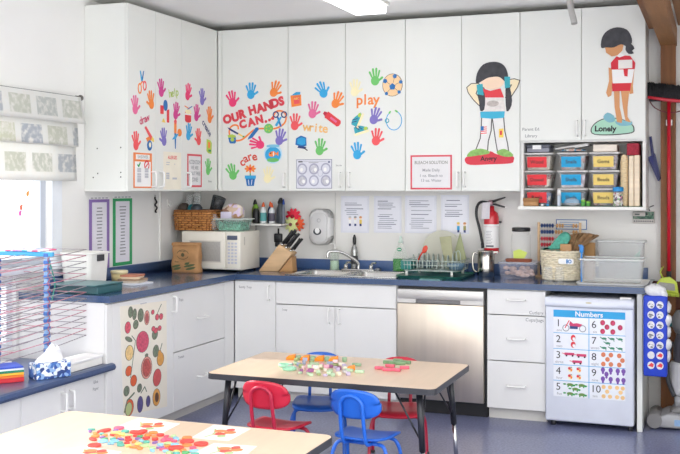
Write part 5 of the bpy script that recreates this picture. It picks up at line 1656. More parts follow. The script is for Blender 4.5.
B().lathe([(.054, .03), (.055, .034), (.054, .05), (.05, .053), (0, .053)], p, 24, 1, .55).build('lid', M('tan_card_lid', '#a97a4b', .6, var=.1, vs=30), t)
p = (2.912, -.312, BZ + .0002)
t = thing('glue_stick', 'slim white tube standing before the lowest blue-card tub', 'tube', p)
B().lathe([(.011, 0), (.012, .003), (.012, .07)], p, 14).build('body', M('pale_blue_tube', '#cfdbe6', .3), t)
B().lathe([(.0125, .07), (.0125, .105), (.011, .108), (0, .108)], p, 14).build('cap', paper, t)
tag(B().ball((3.0, -.31, BZ + .027), .05, .03, .026, 16, 10, .12).build('plastic_bag', clear_bag, loc=(3.0, -.31, BZ)), 'crumpled clear bag before the lowest blue-card tub', 'bag')
for k, (x, z) in enumerate(((3.072, .03), (3.105, .02))):
    p = (x, -.315, BZ + .0002)
    t = thing('paint_pot', ('taller', 'shorter')[k] + ' little green paint pot next to the crumpled clear bag', 'pot', p)
    B().lathe([(.013, 0), (.0145, .003), (.0145, z)], p, 14).build('body', M('green_pot', '#4f9a45', .4), t)
    B().lathe([(.0155, z), (.0155, z + .012), (0, z + .013)], p, 14).build('lid', M('lime_pot_lid', '#86bf4a', .4), t)
for k, (x, c) in enumerate(((2.80, paper), (2.838, blue))):
    p = (x, -.322, BZ + .0002)
    tag(B().cyl(p, (x, -.322, BZ + .013), .009, n=12).build('craft_bead', c, loc=p), ('white', 'blue')[k] + ' craft bead on the green shelf liner', 'bead')
# ================================================= window side: curtain etc.
t = thing('curtain_rod', 'slim dark curtain rod with ball finial over the window', 'curtain rod', (.085, -3, 2.13))
rp = at(80.5, 98, 'X', .085)
B().cyl((.085, rp.y - .02, rp.z), (.085, -4.5, rp.z), .008, n=12).build('rod', dark, t)
B().ball((.085, rp.y, rp.z), .02).cyl((.085, rp.y - .05, rp.z), (.085, rp.y - .015, rp.z), .012).build('finial', M('finial_pewter', '#6f6b66', .35, metal=.6), t)
B().box(0.0005, .085, rp.y - .09, rp.y - .075, rp.z - .006, rp.z + .006).build('bracket', dark, t)

def fabric():
    m = bpy.data.materials.new('printed_linen')
    m.use_nodes = True
    n, l = m.node_tree.nodes, m.node_tree.links
    p = n['Principled BSDF']
    tc = n.new('ShaderNodeTexCoord')
    mp = n.new('ShaderNodeMapping')
    mp.inputs['Rotation'].default_value = (0, R(90), R(90))
    sw = n.new('ShaderNodeSeparateXYZ')
    l.new(tc.outputs['Object'], sw.inputs[0])
    cb = n.new('ShaderNodeCombineXYZ')
    l.new(sw.outputs['Y'], cb.inputs[0])
    l.new(sw.outputs['Z'], cb.inputs[1])
    br = n.new('ShaderNodeTexBrick')
    br.inputs['Scale'].default_value = 1
    br.inputs['Brick Width'].default_value = .25
    br.inputs['Row Height'].default_value = .17
    br.inputs['Mortar Size'].default_value = .03
    br.inputs['Color1'].default_value = lin('#bcc1c8')
    br.inputs['Color2'].default_value = lin('#d6d7c4')
    br.inputs['Mortar'].default_value = lin('#ecece8')
    l.new(cb.outputs[0], br.inputs['Vector'])
    nz = n.new('ShaderNodeTexNoise')
    nz.inputs['Scale'].default_value = 30
    nz.inputs['Detail'].default_value = 6
    l.new(tc.outputs['Object'], nz.inputs['Vector'])
    rm = n.new('ShaderNodeValToRGB')
    rm.color_ramp.elements[0].position, rm.color_ramp.elements[1].position = .45, .68
    l.new(nz.outputs['Fac'], rm.inputs['Fac'])
    mx = n.new('ShaderNodeMixRGB')
    l.new(rm.outputs['Color'], mx.inputs['Fac'])
    l.new(br.outputs['Color'], mx.inputs['Color1'])
    mx.inputs['Color2'].default_value = lin('#eceae4')
    l.new(mx.outputs['Color'], p.inputs['Base Color'])
    p.inputs['Roughness'].default_value = .85
    tr = n.new('ShaderNodeBsdfTranslucent')
    l.new(mx.outputs['Color'], tr.inputs['Color'])
    ms = n.new('ShaderNodeMixShader')
    ms.inputs[0].default_value = .3
    l.new(p.outputs[0], ms.inputs[1])
    l.new(tr.outputs[0], ms.inputs[2])
    l.new(ms.outputs[0], n['Material Output'].inputs['Surface'])
    return m
fab = fabric()
zt = [at(76, y, 'X', .085).z for y in (97, 124, 147, 181)]
t = thing('roman_shade', 'three-tier pale printed fabric shade across the window top', 'shade', (.08, -3.0, zt[0]))
tiers = [(zt[0] + .0, zt[1], .098, .125, -1.765), (zt[1] + .03, zt[2], .085, .10, -1.785), (zt[2] + .03, zt[3], .072, .085, -1.785)]
for a, c, xa, xc, ye in tiers:
    b = B()
    def tf(u, v, s):
        y = -4.4 + (ye + .0 + 4.4 + (.02 * v if xa > .09 else 0)) * u
        return (xa + (xc - xa) * v + .006 * math.sin(u * 60) * v + s, y, a + (c - a) * v)
    n1, n2 = 60, 6
    vs = [tf(i / n1, j / n2, s) for s in (0, .003) for i in range(n1 + 1) for j in range(n2 + 1)]
    w = n2 + 1
    K = (n1 + 1) * w
    fs = []
    for o in (0, K):
        fs += [(o + i * w + j, o + (i + 1) * w + j, o + (i + 1) * w + j + 1, o + i * w + j + 1) for i in range(n1) for j in range(n2)]
    fs += [(i * w + n2, (i + 1) * w + n2, K + (i + 1) * w + n2, K + i * w + n2) for i in range(n1)]
    fs += [(n1 * w + j, n1 * w + j + 1, K + n1 * w + j + 1, K + n1 * w + j) for j in range(n2)]
    b.add(vs, fs, True)
    b.build('tier', fab, t)

for k, (px, py, c, lb) in enumerate(((27.5, 194, M('gel_orange', '#f3a65c', .4), 'tiny orange sticker high on the window pane'), (21, 207.5, M('gel_coral', '#f0866e', .4), 'tiny coral sticker in the middle of the window pane'), (20, 213.5, M('gel_pink', '#e878c0', .4), 'tiny pink sticker lowest on the window pane'))):
    f = Flat('X', -.0575, at(px, py, 'X', -.0575))
    f.ell(0, 0, .014, .017, c, 0).ell(.008, .012, .008, .01, c, 0)
    f.done('window_sticker', lb, 'sticker')
p = at(155, 205, 'X', .004)
t = thing('key_hook', 'small black clip hanging on the wall by the green word list', 'hook', p)
b = B().tube(smooth([(.004, p.y, p.z + .06), (.012, p.y - .012, p.z + .045), (.012, p.y + .012, p.z + .02), (.012, p.y - .015, p.z), (.012, p.y + .016, p.z - .02), (.012, p.y - .008, p.z - .045), (.008, p.y + .012, p.z - .055)], 4), .006, 6)
b.build('clip', black, t)
B().box(.0005, .01, p.y - .006, p.y + .006, p.z + .05, p.z + .075).build('hook', chrome, t)
p = at(168, 203.5, 'X', .003)
b = B().box(.0005, .006, p.y - .012, p.y + .012, p.z - .03, p.z + .03, .002, 1).tube(smooth([(.006, p.y, p.z), (.03, p.y, p.z - .025), (.035, p.y, p.z), (.03, p.y, p.z + .012)], 3), .004, 6)
tag(b.build('adhesive_hook', plast_white, loc=p), 'white adhesive hook on the corner wall beside the cable cover', 'hook')

# ---- drying rack on the bench
BZ = .5205
t = thing('drying_rack', 'blue art drying rack of thin wire shelves in the window', 'rack', (.25, -2.7, BZ))
py_ = at(47, 300, 'X', .40).y
rb = M('rack_blue', '#3f6fb8', .4)
b = B()
for x in (.40, .06):
    b = B().box(x - .012, x + .012, py_ - .012, py_ + .012, BZ, 1.165, .002, 1)
    o = b.build('upright', M('rack_frame', '#8fb4dd', .4), t)
    for k in range(15):
        z = BZ + .055 + k * .041
        B().box(x - .0155, x + .0155, py_ - .0155, py_ + .0155, z, z + .02, .003, 1).build('shelf_clip', rb, o)
    b = B()
    pts = [(x + .02 + .006 * math.cos(k * 1.25), py_ - .012 + .006 * math.sin(k * 1.25), BZ + .03 + k * .0085) for k in range(72)]
    b.tube(pts, .0022, 5)
    b.build('spring', M('rack_spring_red', '#b5475a', .4), o)
B().box(.048, .442, py_ - .012, py_ + .012, 1.15, 1.175, .003, 1).build('top_bar', M('rack_top_blue', '#49a9dc', .4), t)
for x in (.40, .06):
    B().box(x - .03, x + .03, py_ - .09, py_ + .09, BZ, BZ + .01, .003, 1).build('foot', plast_white, t)
wm, wr = M('rack_wire_grey', '#a39aa0', .4), M('rack_wire_red', '#cf8f9c', .4)
for k in range(15):
    z = BZ + .14 + k * .0355
    b = B(wr if k % 3 == 1 else wm)
    y0, y1 = -3.32, -2.262
    rise = .035
    for x in (.035, .26, .49):
        b.tube([(x, y0, z - rise), (x, py_, z), (x, y1, z + rise * .6)], .0026, 5)
    for y in (y0, -2.9, y1):
        f_ = (y - py_) / (y1 - py_) if y > py_ else 0
        zz = z + (rise * .6 * (y - py_) / (y1 - py_) if y > py_ else -rise * (py_ - y) / (py_ - y0))
        b.tube([(.035, y, zz), (.49, y, zz)], .0022, 5)
    b.build('wire_shelf', parent=t)
q = [at(*p, 'X', .45) for p in ((49.5, 262), (52.5, 272), (55, 284), (53.5, 293), (52, 300))]
B().tube(smooth(q, 4), .004, 6).build('cord', M('cord_green', '#3d8f80', .5), t)
# loose art on its shelves
tag(B().box(.12, .36, -2.52, -2.36, 1.1765, 1.184, .002, 1).build('painted_sheet', MX('paint_daubs', ['#e27aa8', '#f3e6ea', '#4fa6dc', '#b48bd0', '#f6f2f4', '#e85f8a'], 22), loc=(.24, -2.44, 1.177)), 'sheet daubed pink and blue lying over the drying rack top', 'paper')

# ---- rainbow trays, tissue box, white tray on the bench
t = thing('paper_tray', 'rainbow stack of coloured paper trays on the bench', 'paper tray', (.42, -3.05, BZ))
TR = Matrix.Translation((.33, -2.959, 0)) @ Matrix.Rotation(math.atan2(.79, .61), 4, 'Z')
cl = [('#cf2a35', 'red'), ('#ee7d2d', 'orange'), ('#f2b93b', 'yellow'), ('#23876a', 'green'), ('#f0f2f6', 'white')]
z = BZ
hs = [.024, .013, .013, .012, .01]
def tray_(z0, z1, g):
    b = B()
    b.T = TR
    return b.box(-.2 + g, .2 - g, -.08 + g, .08 - g, z0, z1, .002, 1)
for (c, nme), h in zip(cl, hs):
    tray_(z, z + h - .001, 0).build('tray', M('tray_' + nme, c, .4), t)
    z += h
tray_(z, z + .008, .003).build('blue_cover', MX('blue_cover', ['#2f4fc0', '#3558c8', '#d8def0', '#2a48b4'], 7), t)
tb = MX('blue_floral_card', ['#2f55a0', '#3f6fb8', '#dfe6ee', '#24407c', '#8fb0d8', '#eef2f4'], 55, .5)
t = thing('tissue_box', 'blue floral tissue box with a white tissue standing up', 'tissue box', (.50, -2.67, BZ))
T = Matrix.Translation((.565, -2.70, BZ)) @ Matrix.Rotation(R(64), 4, 'Z')
b = B()
b.T = T
b.box(-.098, .098, -.05, .05, 0, .085, .003, 1)
b.build('carton', tb, t)
b = B()
b.T = T
b.prism(rrect(.07, .025, .02, 4), .085, .0865)
b.build('slot', M('slot_film', '#c9d2e0', .3), t)
b = B()
b.T = T
def tis(u, v):
    a = 2 * math.pi * u
    r = (.052 * (1 - v) ** .8 + .008 + .012 * math.sin(3 * a + v * 4) * (1 - v * .5))
    return (r * 1.25 * math.cos(a) + .02 * v, r * .55 * math.sin(a) + .01 * math.sin(v * 5), .0865 + .085 * v + .01 * math.sin(2 * a + 1) * v)
b.grid(tis, 36, 10)
b.build('tissue', M('tissue_white', '#f7f7f8', .8), t)
t = thing('white_box', 'low white cardboard box lying along the bench beside the rack', 'box', (.56, -2.4, BZ))
B().box(.475, .60, -2.56, -2.262, BZ, BZ + .042, .004, 1).build('carton', plast_white, t)
B().box(.47, .605, -2.563, -2.256, BZ + .0425, BZ + .056, .003, 1).build('lid', paper, t)

# ---- window end of the worktop
tag(B().box(.24, .525, -2.20, -1.94, CZ, CZ + .045, .003, 1).box(.20, .53, -2.235, -1.935, CZ + .0452, CZ + .055, .004, 1).build('teal_box', M('dark_teal_box', '#2a5d63', .3), loc=(.4, -2.1, CZ)), 'flat dark teal box at the open end of the worktop', 'box')
t = thing('white_bin', 'white plastic bin with a dark label at the worktop end', 'bin', (.16, -1.8, CZ))
tub_geo(B(), (.165, -1.81), .10, .10, .112, .115, CZ, CZ + .215, .03, .005).build('body', plast_white, t)
b = B().tube([(.165 + x, -1.81 + y, CZ + .215) for x, y in rrect(.115, .118, .035, 5)], .006, 6, closed=True)
b.build('rim', plast_white, t)
p = at(101, 257, 'X', .283)
B().box(.276, .2855, p.y - .035, p.y + .035, CZ + .165, CZ + .205, .001, 1).build('dark_label', dark, t)
p = (.19, -1.46, CZ)
t = thing('yellow_tub', 'pale yellow tub with lid beside the paper pile', 'tub', p)
B().lathe([(.042, 0), (.05, .006), (.054, .06)], p, 24).build('body', M('pale_yellow_plastic', '#ead9a0', .45), t)
B().lathe([(.057, .058), (.058, .062), (.058, .074), (.054, .077), (0, .077)], p, 24).build('lid', M('cream_yellow_lid', '#efe3b8', .45), t)
p = (.10, -1.545, CZ)
tag(B().lathe([(.022, 0), (.026, .004), (.026, .085), (0, .087)], p, 18).build('amber_jar', M('amber_plastic', '#d8a85a', .35), loc=p), 'small amber jar between white bin and yellow tub', 'jar')
z = CZ
cols_ = [('#e6e8ee', 'glossy white magazine at the bottom of the worktop pile'), ('#c3b7a8', 'grey brown folded sheet low in the worktop pile'), ('#a98f78', 'brown card in the middle of the worktop pile'), ('#d9c4a8', 'tan card near the top of the worktop pile'), ('#c07a62', 'terracotta card topmost on the worktop pile')]
for k, (c, lb) in enumerate(cols_):
    a = R((-8, 12, -4, 20, 6)[k])
    b = B()
    hgt = .012
    b.T = Matrix.Translation((.36 - .006 * k, -1.56 + .008 * k, z)) @ Matrix.Rotation(a, 4, 'Z')
    s = (.085, .07, .064, .06, .056)[k]
    b.box(-s, s, -s * 1.2, s * 1.2, 0, hgt - .0006, .001, 1)
    tag(b.build('folder', M('folder_%d' % k, c, .6, var=.06, vs=14), loc=(.36, -1.56, z)), lb, 'folder')
    z += hgt

# ============================================================ tables, chairs
lamt = M('maple_laminate', '#e6cbaf', .32, var=.04, vs=3, stretch=(8, 1, 1), coat=.15)
edge = M('black_table_edge', '#33343a', .45)
leg_m = M('black_leg_enamel', '#24252a', .35)
def table(cx, cy, label):
    t = thing('activity_table', label, 'table')
    w, d, H = .63, .378, .55
    B().prism(rrect(w - .004, d - .004, .04, 6), H - .028, H).build('tabletop', lamt, t)
    b = B()
    o, i_ = rrect(w, d, .044, 6), rrect(w - .0042, d - .0042, .04, 6)
    n = len(o)
    vs = [(*p, H - .031) for p in o] + [(*p, H - .001) for p in o] + [(*p, H - .001) for p in i_] + [(*p, H - .031) for p in i_]
    b.add(vs, [(r * n + k, r * n + (k + 1) % n, ((r + 1) % 4) * n + (k + 1) % n, ((r + 1) % 4) * n + k) for r in range(4) for k in range(n)])
    b.build('edge_band', edge, t)
    for sx in (-1, 1):
        for sy in (-1, 1):
            a, f_ = V((sx * (w - .10), sy * (d - .075), H - .032)), V((sx * (w - .065), sy * (d - .055), .012))
            m_ = a.lerp(f_, .58)
            l = B().cyl(a, m_, .0165, n=14).build('leg', leg_m, t)
            B().cyl(m_ + V((0, 0, .01)), f_, .012, n=12).build('leg_insert', chrome, l)
            B().lathe([(.018, 0), (.02, .004), (.014, .014), (0, .016)], (f_.x, f_.y, 0), 12).build('glide', dark, l)
            k_ = a.lerp(f_, .5)
            B().tube([k_, (a.x - sx * .13, a.y, H - .033)], .005, 6).build('brace', leg_m, l)
            B().tube([k_, (a.x, a.y - sy * .11, H - .033)], .005, 6).build('brace', leg_m, l)
            B().box(a.x - .045, a.x + .045, a.y - .045, a.y + .045, H - .036, H - .0285).build('mounting_plate', leg_m, l)
    return put(t, (cx, cy, 0))
table(1.995, -2.065, 'maple-topped activity table with black edge and four small chairs')
table(1.862, -3.828, 'maple-topped activity table strewn with flat shapes and cards')

def chair(col, label, glide=None):
    """child's chair: bent shell seat and back on bent steel tube; front is +y"""
    shell, tube_ = col
    t = thing('school_chair', label, 'chair', group="children's chairs at the table")
    SH = .30
    b = B()
    def seat(u, v, s):
        x = (u - .5) * .29 * (1 - .10 * (1 - v) ** 3)
        y = -.135 + .275 * v
        r = .06
        z = SH - .012 * math.cos((u - .5) * 2.6) + .014 * max(0, .35 - v) ** 1.2 * 2 - .02 * max(0, v - .8) ** 1.5 * 8
        return (x, y, z + s)
    def shellmesh(fn, nu, nv, outline):
        pts = [(u / nu, v / nv) for u in range(nu + 1) for v in range(nv + 1)]
        w = nv + 1
        K = len(pts)
        vs = [fn(*outline(u, v), s) for s in (0, 1) for u, v in pts]
        fs = []
        for o in (0, K):
            fs += [(o + i * w + j, o + (i + 1) * w + j, o + (i + 1) * w + j + 1, o + i * w + j + 1) for i in range(nu) for j in range(nv)]
        rim = [i * w for i in range(nu + 1)] + [nu * w + j for j in range(1, nv + 1)] + [i * w + nv for i in range(nu - 1, -1, -1)] + [j for j in range(nv - 1, 0, -1)]
        fs += [(rim[k], rim[(k + 1) % len(rim)], K + rim[(k + 1) % len(rim)], K + rim[k]) for k in range(len(rim))]
        b = B()
        return b.add(vs, fs, True)
    def rounded(r):
        def o(u, v):
            # squeeze a square towards a superellipse so the corners are round
            x, y = 2 * u - 1, 2 * v - 1
            q = r
            k = (abs(x) ** q + abs(y) ** q) ** (1 / q)
            m_ = max(abs(x), abs(y))
            f_ = m_ / k if k else 1
            return (x * f_ + 1) / 2, (y * f_ + 1) / 2
        return o
    shellmesh(lambda u, v, s: seat(u, v, (s - .5) * .012), 14, 12, rounded(6)).build('seat', shell, t)
    def back(u, v, s):
        x = (u - .5) * .285 * (1 - .10 * v)
        c = (2 * (u - .5))
        y = -.165 + .045 * c * c - .03 * v + (s - .5) * .011
        z = .405 + .148 * v - .012 * c * c * (1 if v > .5 else -.6)
        return (x, y, z)
    shellmesh(back, 16, 10, rounded(3.4)).build('backrest', shell, t)
    a = .062
    pts = [(a, .06, SH - .028), (a, -.10, SH - .03), (a, -.15, SH - .01), (a, -.172, SH + .06), (a * .98, -.188, SH + .15)]
    arch = [(a * math.cos(R(q)), -.19 - .006 * math.sin(R(q)), SH + .165 + a * .9 * math.sin(R(q))) for q in range(15, 180, 15)]
    path = smooth([V(p) for p in pts] + [V(p) for p in arch] + [V((-p[0], p[1], p[2])) for p in pts[::-1]], 3)
    B().tube(path, .0095, 10).build('back_frame', tube_, t)
    for y in (.07, -.075):
        B().tube([(-.10, y, SH - .033), (.10, y, SH - .033)], .009, 8).build('seat_rail', tube_, t)
    for sx in (-1, 1):
        for y, fy in ((.07, .125), (-.075, -.16)):
            q = smooth([(sx * .095, y, SH - .033), (sx * .125, y + (fy - y) * .05, SH - .042), (sx * .145, y + (fy - y) * .2, SH - .085), (sx * .152, y + (fy - y) * .55, SH - .17), (sx * .157, fy, .012)], 5)
            l = B().tube(q, .0095, 10).build('leg', tube_, t)
            B().lathe([(.011, 0), (.014, .003), (.012, .016), (0, .018)], (sx * .157, fy, 0), 12).build('glide', dark, l)
    return t
red_shell = M('red_shell', '#c6213a', .38, var=.03)
red_tube = M('red_tube', '#b52340', .35)
blue_shell = M('blue_shell', '#1f63c8', .38, var=.03)
blue_tube = M('blue_tube', '#2468cf', .35)
dred_shell = M('dark_red_shell', '#b32233', .4, var=.03)
r = chair((red_shell, red_tube), 'red child chair with its back towards the strewn table')
put(r, (1.755, -2.36, 0), R(-4))
bl_ = chair((blue_shell, blue_tube), 'blue child chair with its back towards the strewn table')
put(bl_, (2.26, -2.40, 0), R(-5))
dup(bl_, (1.75, -1.79, 0), R(180 + 18), 'blue child chair on the sink side of the table')
dup(r, (2.235, -1.79, 0), R(180 + 14), 'red child chair on the dishwasher side of the table')

# ------------------------------------------------ blocks on the far table
TZ = .5505
def block(kind, px, py, m, rz, label, group, s=1, z=0):
    p = at(px, py, 'Z', TZ)
    p.z = TZ + z
    b = B()
    b.T = Matrix.Translation(p) @ Matrix.Rotation(R(rz), 4, 'Z')
    if kind == 'wedge':
        b.prism([(-.026 * s, 0), (.026 * s, 0), (.026 * s, .032 * s), (-.012 * s, .024 * s), (-.026 * s, .012 * s)], -.015 * s, .015 * s, 'Y', .002)
    elif kind == 'bar':
        b.box(-.032 * s, .032 * s, -.012 * s, .012 * s, 0, .02 * s, .003)
    elif kind == 'cube':
        b.box(-.014 * s, .014 * s, -.014 * s, .014 * s, 0, .024 * s, .003)
    elif kind == 'roll':
        b.lathe([(.012 * s, 0), (.014 * s, .003), (.014 * s, .023 * s), (.012 * s, .026 * s)], (0, 0, 0), 14)
    elif kind == 'ring':
        pts = [(.028 * s * math.cos(R(a)), .028 * s * math.sin(R(a)), .007 * s) for a in range(0, 360, 20)]
        b.tube(pts, .008 * s, 8, closed=True)
    else:
        b.prism([(.017 * s * math.cos(R(60 * i)), .017 * s * math.sin(R(60 * i))) for i in range(6)], 0, .014 * s, 'Z', .002)
    nm = {'wedge': 'wedge_block', 'bar': 'bar_block', 'cube': 'cube_block', 'roll': 'round_block', 'ring': 'ring_block', 'hex': 'hexagon_block'}[kind]
    return tag(b.build(nm, m, loc=p), label, 'block', group)
ob, gb = M('orange_block', '#f08c1e', .4), M('sage_block', '#8fae8c', .45)
for k, px in enumerate((291, 305, 319.5, 333.5)):
    block('wedge', px, 359.5 + .6 * k, ob, 8, 'orange wedge block in the row along the far side of the table', 'orange wedge blocks')
for k, px in enumerate((298.5, 313, 327, 344.5)):
    block('roll', px, 360 + .6 * k, gb, 0, 'sage green round block between the orange wedges', 'sage round blocks')
mint = M('mint_block', '#9fd6b4', .4)
block('ring', 285.5, 366.5, mint, 0, 'mint ring block nearest the wall cabinets, at the end of the mixed blocks', None, 1.1)
block('ring', 289.5, 370, mint, 0, 'second mint ring block lying by the other one', None, 1.1)
block('hex', 281.5, 365.5, mint, 0, 'mint hexagon block beside the mint rings', None)
pal = [('olive', '#a3b07a'), ('pale_pink', '#f3cfd0'), ('cream', '#f3ead0'), ('lilac', '#c9bad6'), ('slate_blue', '#a3acc6'), ('pale_green', '#c3dcb8'), ('rosy', '#e3a3b4'), ('grey', '#c9c5c4'), ('light_sage', '#a9c2a0'), ('ivory', '#f6f0e2'), ('plum', '#9a5a8c')]
kinds = ['bar', 'cube', 'hex', 'roll', 'bar', 'cube']
nmk = {'bar': 'bar', 'cube': 'cube', 'hex': 'hexagon', 'roll': 'round'}
placed = []
k = 0
tries = 0
while k < 46 and tries < 4000:
    tries += 1
    px, py = rnd.uniform(289, 356), rnd.uniform(364, 377)
    if ((px - 322) / 34) ** 2 + ((py - 369.8 - (px - 322) * .05) / 6.8) ** 2 > 1:
        continue
    p = at(px, py, 'Z', TZ)
    if any((p - q).length < .0345 for q in placed):
        continue
    placed.append(p)
    cn, ch = pal[(k * 3 + k // 5) % len(pal)]
    kd = kinds[k % len(kinds)]
    word_ = cn.replace('_', ' ')
    block(kd, px, py, M(cn + '_block', ch, .45), rnd.uniform(0, 180), f'{word_} {nmk[kd]} block in the mixed pile on the table with chairs', f'{word_} {nmk[kd]} blocks', .78)
    k += 1
# a second layer lying on the first
for i in range(7):
    cn, ch = pal[(i * 5 + 1) % len(pal)]
    word_ = cn.replace('_', ' ')
    p = placed[i * 3 % len(placed)]
    b = B()
    b.T = Matrix.Translation((p.x + .006, p.y, TZ + .0192)) @ Matrix.Rotation(R(40 * i), 4, 'Z')
    b.box(-.013, .013, -.011, .011, 0, .018, .003)
    tag(b.build('cube_block', M(cn + '_block', ch, .45), loc=(p.x, p.y, TZ + .0192)), f'{word_} cube block lying on top of the mixed pile', 'block', f'{word_} cubes on the pile')
block('wedge', 350.5, 370.5, ob, 30, 'single orange wedge block at the dishwasher end of the mixed pile', None, .9)
block('bar', 356.5, 366, gb, 10, 'sage bar block lying apart behind the single orange wedge', None, .8)
block('bar', 359.5, 373, M('pale_green_block', '#bcd6b4', .45), 5, 'pale green bar block lying apart before the single orange wedge', None, .8)
rosem = M('rose_block', '#dd6479', .4)
for k, (px, py, rz) in enumerate(((379.5, 369.3, 12), (387.5, 371, 10), (396, 371.3, -5), (404.5, 369, 18), (390, 367.2, 0))):
    block('bar', px, py, rosem, rz, 'rose pink bar block in the small cluster near the table end', 'rose pink bars', .82)
sg = M('deep_sage_block', '#7fa277', .45)
for k, (px, py, rz) in enumerate(((388, 363.6, 5), (394, 364.2, 40), (400.5, 364.6, 20), (406, 363.6, -10), (398, 362, 0))):
    block('bar', px, py, sg, rz, 'sage green bar block in the small cluster near the table end', 'sage green bars', .85)

# --------------------------------------------- shapes and cards, near table
cardm = M('pattern_card', '#f1ece2', .5)
cm_r, cm_o, cm_g = M('card_red', '#e2574c', .5), M('card_orange', '#ee8a55', .5), M('card_leaf', '#a9c08a', .5)
for k, (c, lb) in enumerate(((((114.6, 427.7), (139, 418.4), (180, 424), (161, 434)), 'pattern card lying farthest back on the strewn table'),
        (((191, 438), (214, 425), (251, 429), (229, 441)), 'pattern card with orange shapes near the table end'),
        (((193, 454), (214, 443.5), (257, 446.5), (242, 458)), 'pattern card with a leaf, in front of the orange one'),
        (((58, 451), (84, 446.5), (122, 452), (104, 460)), 'pattern card at the window end of the strewn table'))):
    q = [at(*p, 'Z', TZ) for p in c]
    ctr = sum(q, V((0, 0, 0))) / 4
    f = Flat('Z', TZ, ctr, th=.0016)
    f.poly([((p - f.O).x, (p - f.O).y) for p in q], cardm, 0)
    ex_ = (q[1] - q[0] + q[2] - q[3]) / 2
    ey_ = (q[3] - q[0] + q[2] - q[1]) / 2
    def cp(u, v):
        d = ex_ * u + ey_ * v
        return d.x, d.y
    sh_ = [((-.1, .0), .028, cm_r), ((.1, -.08), .026, cm_o), ((.05, .2), .024, cm_o), ((-.25, .15), .018, cm_g), ((.22, .12), .02, cm_r)]
    for i, (p, r_, m) in enumerate(sh_):
        f.ell(*cp(*p), r_, r_ * .8, m, 1 + i, 20 * i)
    f.line([cp(-.38, -.2), cp(-.15, -.1), cp(.2, -.28)], .008, cm_g, 1)
    f.done('pattern_card', lb, 'card', 'pattern cards on the strewn table')
tcol = [('red', '#e0483f'), ('rose', '#e2607a'), ('green', '#5aa56b'), ('pale green', '#b3d193'), ('sky blue', '#8fc4de'), ('orange', '#ef8a4a'), ('teal', '#5fb0a0'), ('violet', '#8d6aa6'), ('yellow', '#efd27a')]
pl = []
def token(px, py, ci, r_, kind, z=0, label=None):
    cn, ch = tcol[ci]
    p = at(px, py, 'Z', TZ)
    p.z = TZ + z
    b = B()
    b.T = Matrix.Translation(p) @ Matrix.Rotation(R(rnd.uniform(0, 360)), 4, 'Z')
    if kind == 'disc':
        b.lathe([(r_ * .93, 0), (r_, .002), (r_, .006), (r_ * .93, .008)], (0, 0, 0), 22)
    elif kind == 'leaf':
        b.prism([(r_ * 1.25 * math.cos(R(a)), r_ * .6 * math.sin(R(a))) for a in range(0, 360, 24)], 0, .007, 'Z', .0015)
    elif kind == 'heart':
        b.prism([(r_ * x, r_ * y) for x, y in ((0, -1), (.6, -.4), (1, .2), (.8, .75), (.4, .8), (0, .45), (-.4, .8), (-.8, .75), (-1, .2), (-.6, -.4))], 0, .008, 'Z', .0015)
    else:
        b.prism([(r_ * math.cos(R(60 * i)), r_ * .9 * math.sin(R(60 * i))) for i in range(6)], 0, .007, 'Z', .0015)
    kn = {'disc': 'round', 'leaf': 'leaf-shaped', 'heart': 'heart-shaped', 'hex': 'six-sided'}[kind]
    nm = {'disc': 'round_counter', 'leaf': 'leaf_counter', 'heart': 'heart_counter', 'hex': 'hexagon_counter'}[kind]
    tag(b.build(nm, M('counter_' + cn.replace(' ', '_'), ch, .5), loc=p), label or f'{cn} {kn} counter in the scatter on the strewn table', 'counter', None if label else f'{cn} {kn} counters')
    pl.append((p, r_))
for px, py, ci, r_, kd in ((104, 431.5, 0, .03, 'leaf'), (119, 428.8, 1, .022, 'disc'), (139, 433, 0, .036, 'heart'), (94.5, 446.3, 0, .026, 'disc'), (187, 442.3, 0, .028, 'disc'), (201, 444.8, 0, .028, 'disc'), (176, 449, 0, .03, 'disc'), (166, 440.5, 1, .026, 'heart'), (176, 439.5, 4, .02, 'leaf'), (90, 432, 7, .012, 'leaf')):
    token(px, py, ci, r_, kd)
k = 0
for _ in range(6000):
    if k >= 78:
        break
    px, py = rnd.uniform(88, 196), rnd.uniform(430, 456)
    # the scatter runs from the back corner of the pile towards the table end
    c_ = 433 + (px - 100) * .17
    if abs(py - c_) > 9.5 or py > 455:
        continue
    p = at(px, py, 'Z', TZ)
    r_ = rnd.choice((.013, .016, .02))
    if any((p - q).length < r_ * 1.15 + s for q, s in pl):
        continue
    if any(abs(px - a) < 25 and abs(py - e) < 6 for a, e in ((147, 425.5), (222, 433))):
        continue
    if px < 124 and py > 447:
        continue
    token(px, py, rnd.choice((0, 0, 1, 2, 3, 3, 4, 4, 5, 5, 6, 7, 8)), r_, rnd.choice(('disc', 'leaf', 'leaf', 'heart', 'hex', 'hex')))
    k += 1

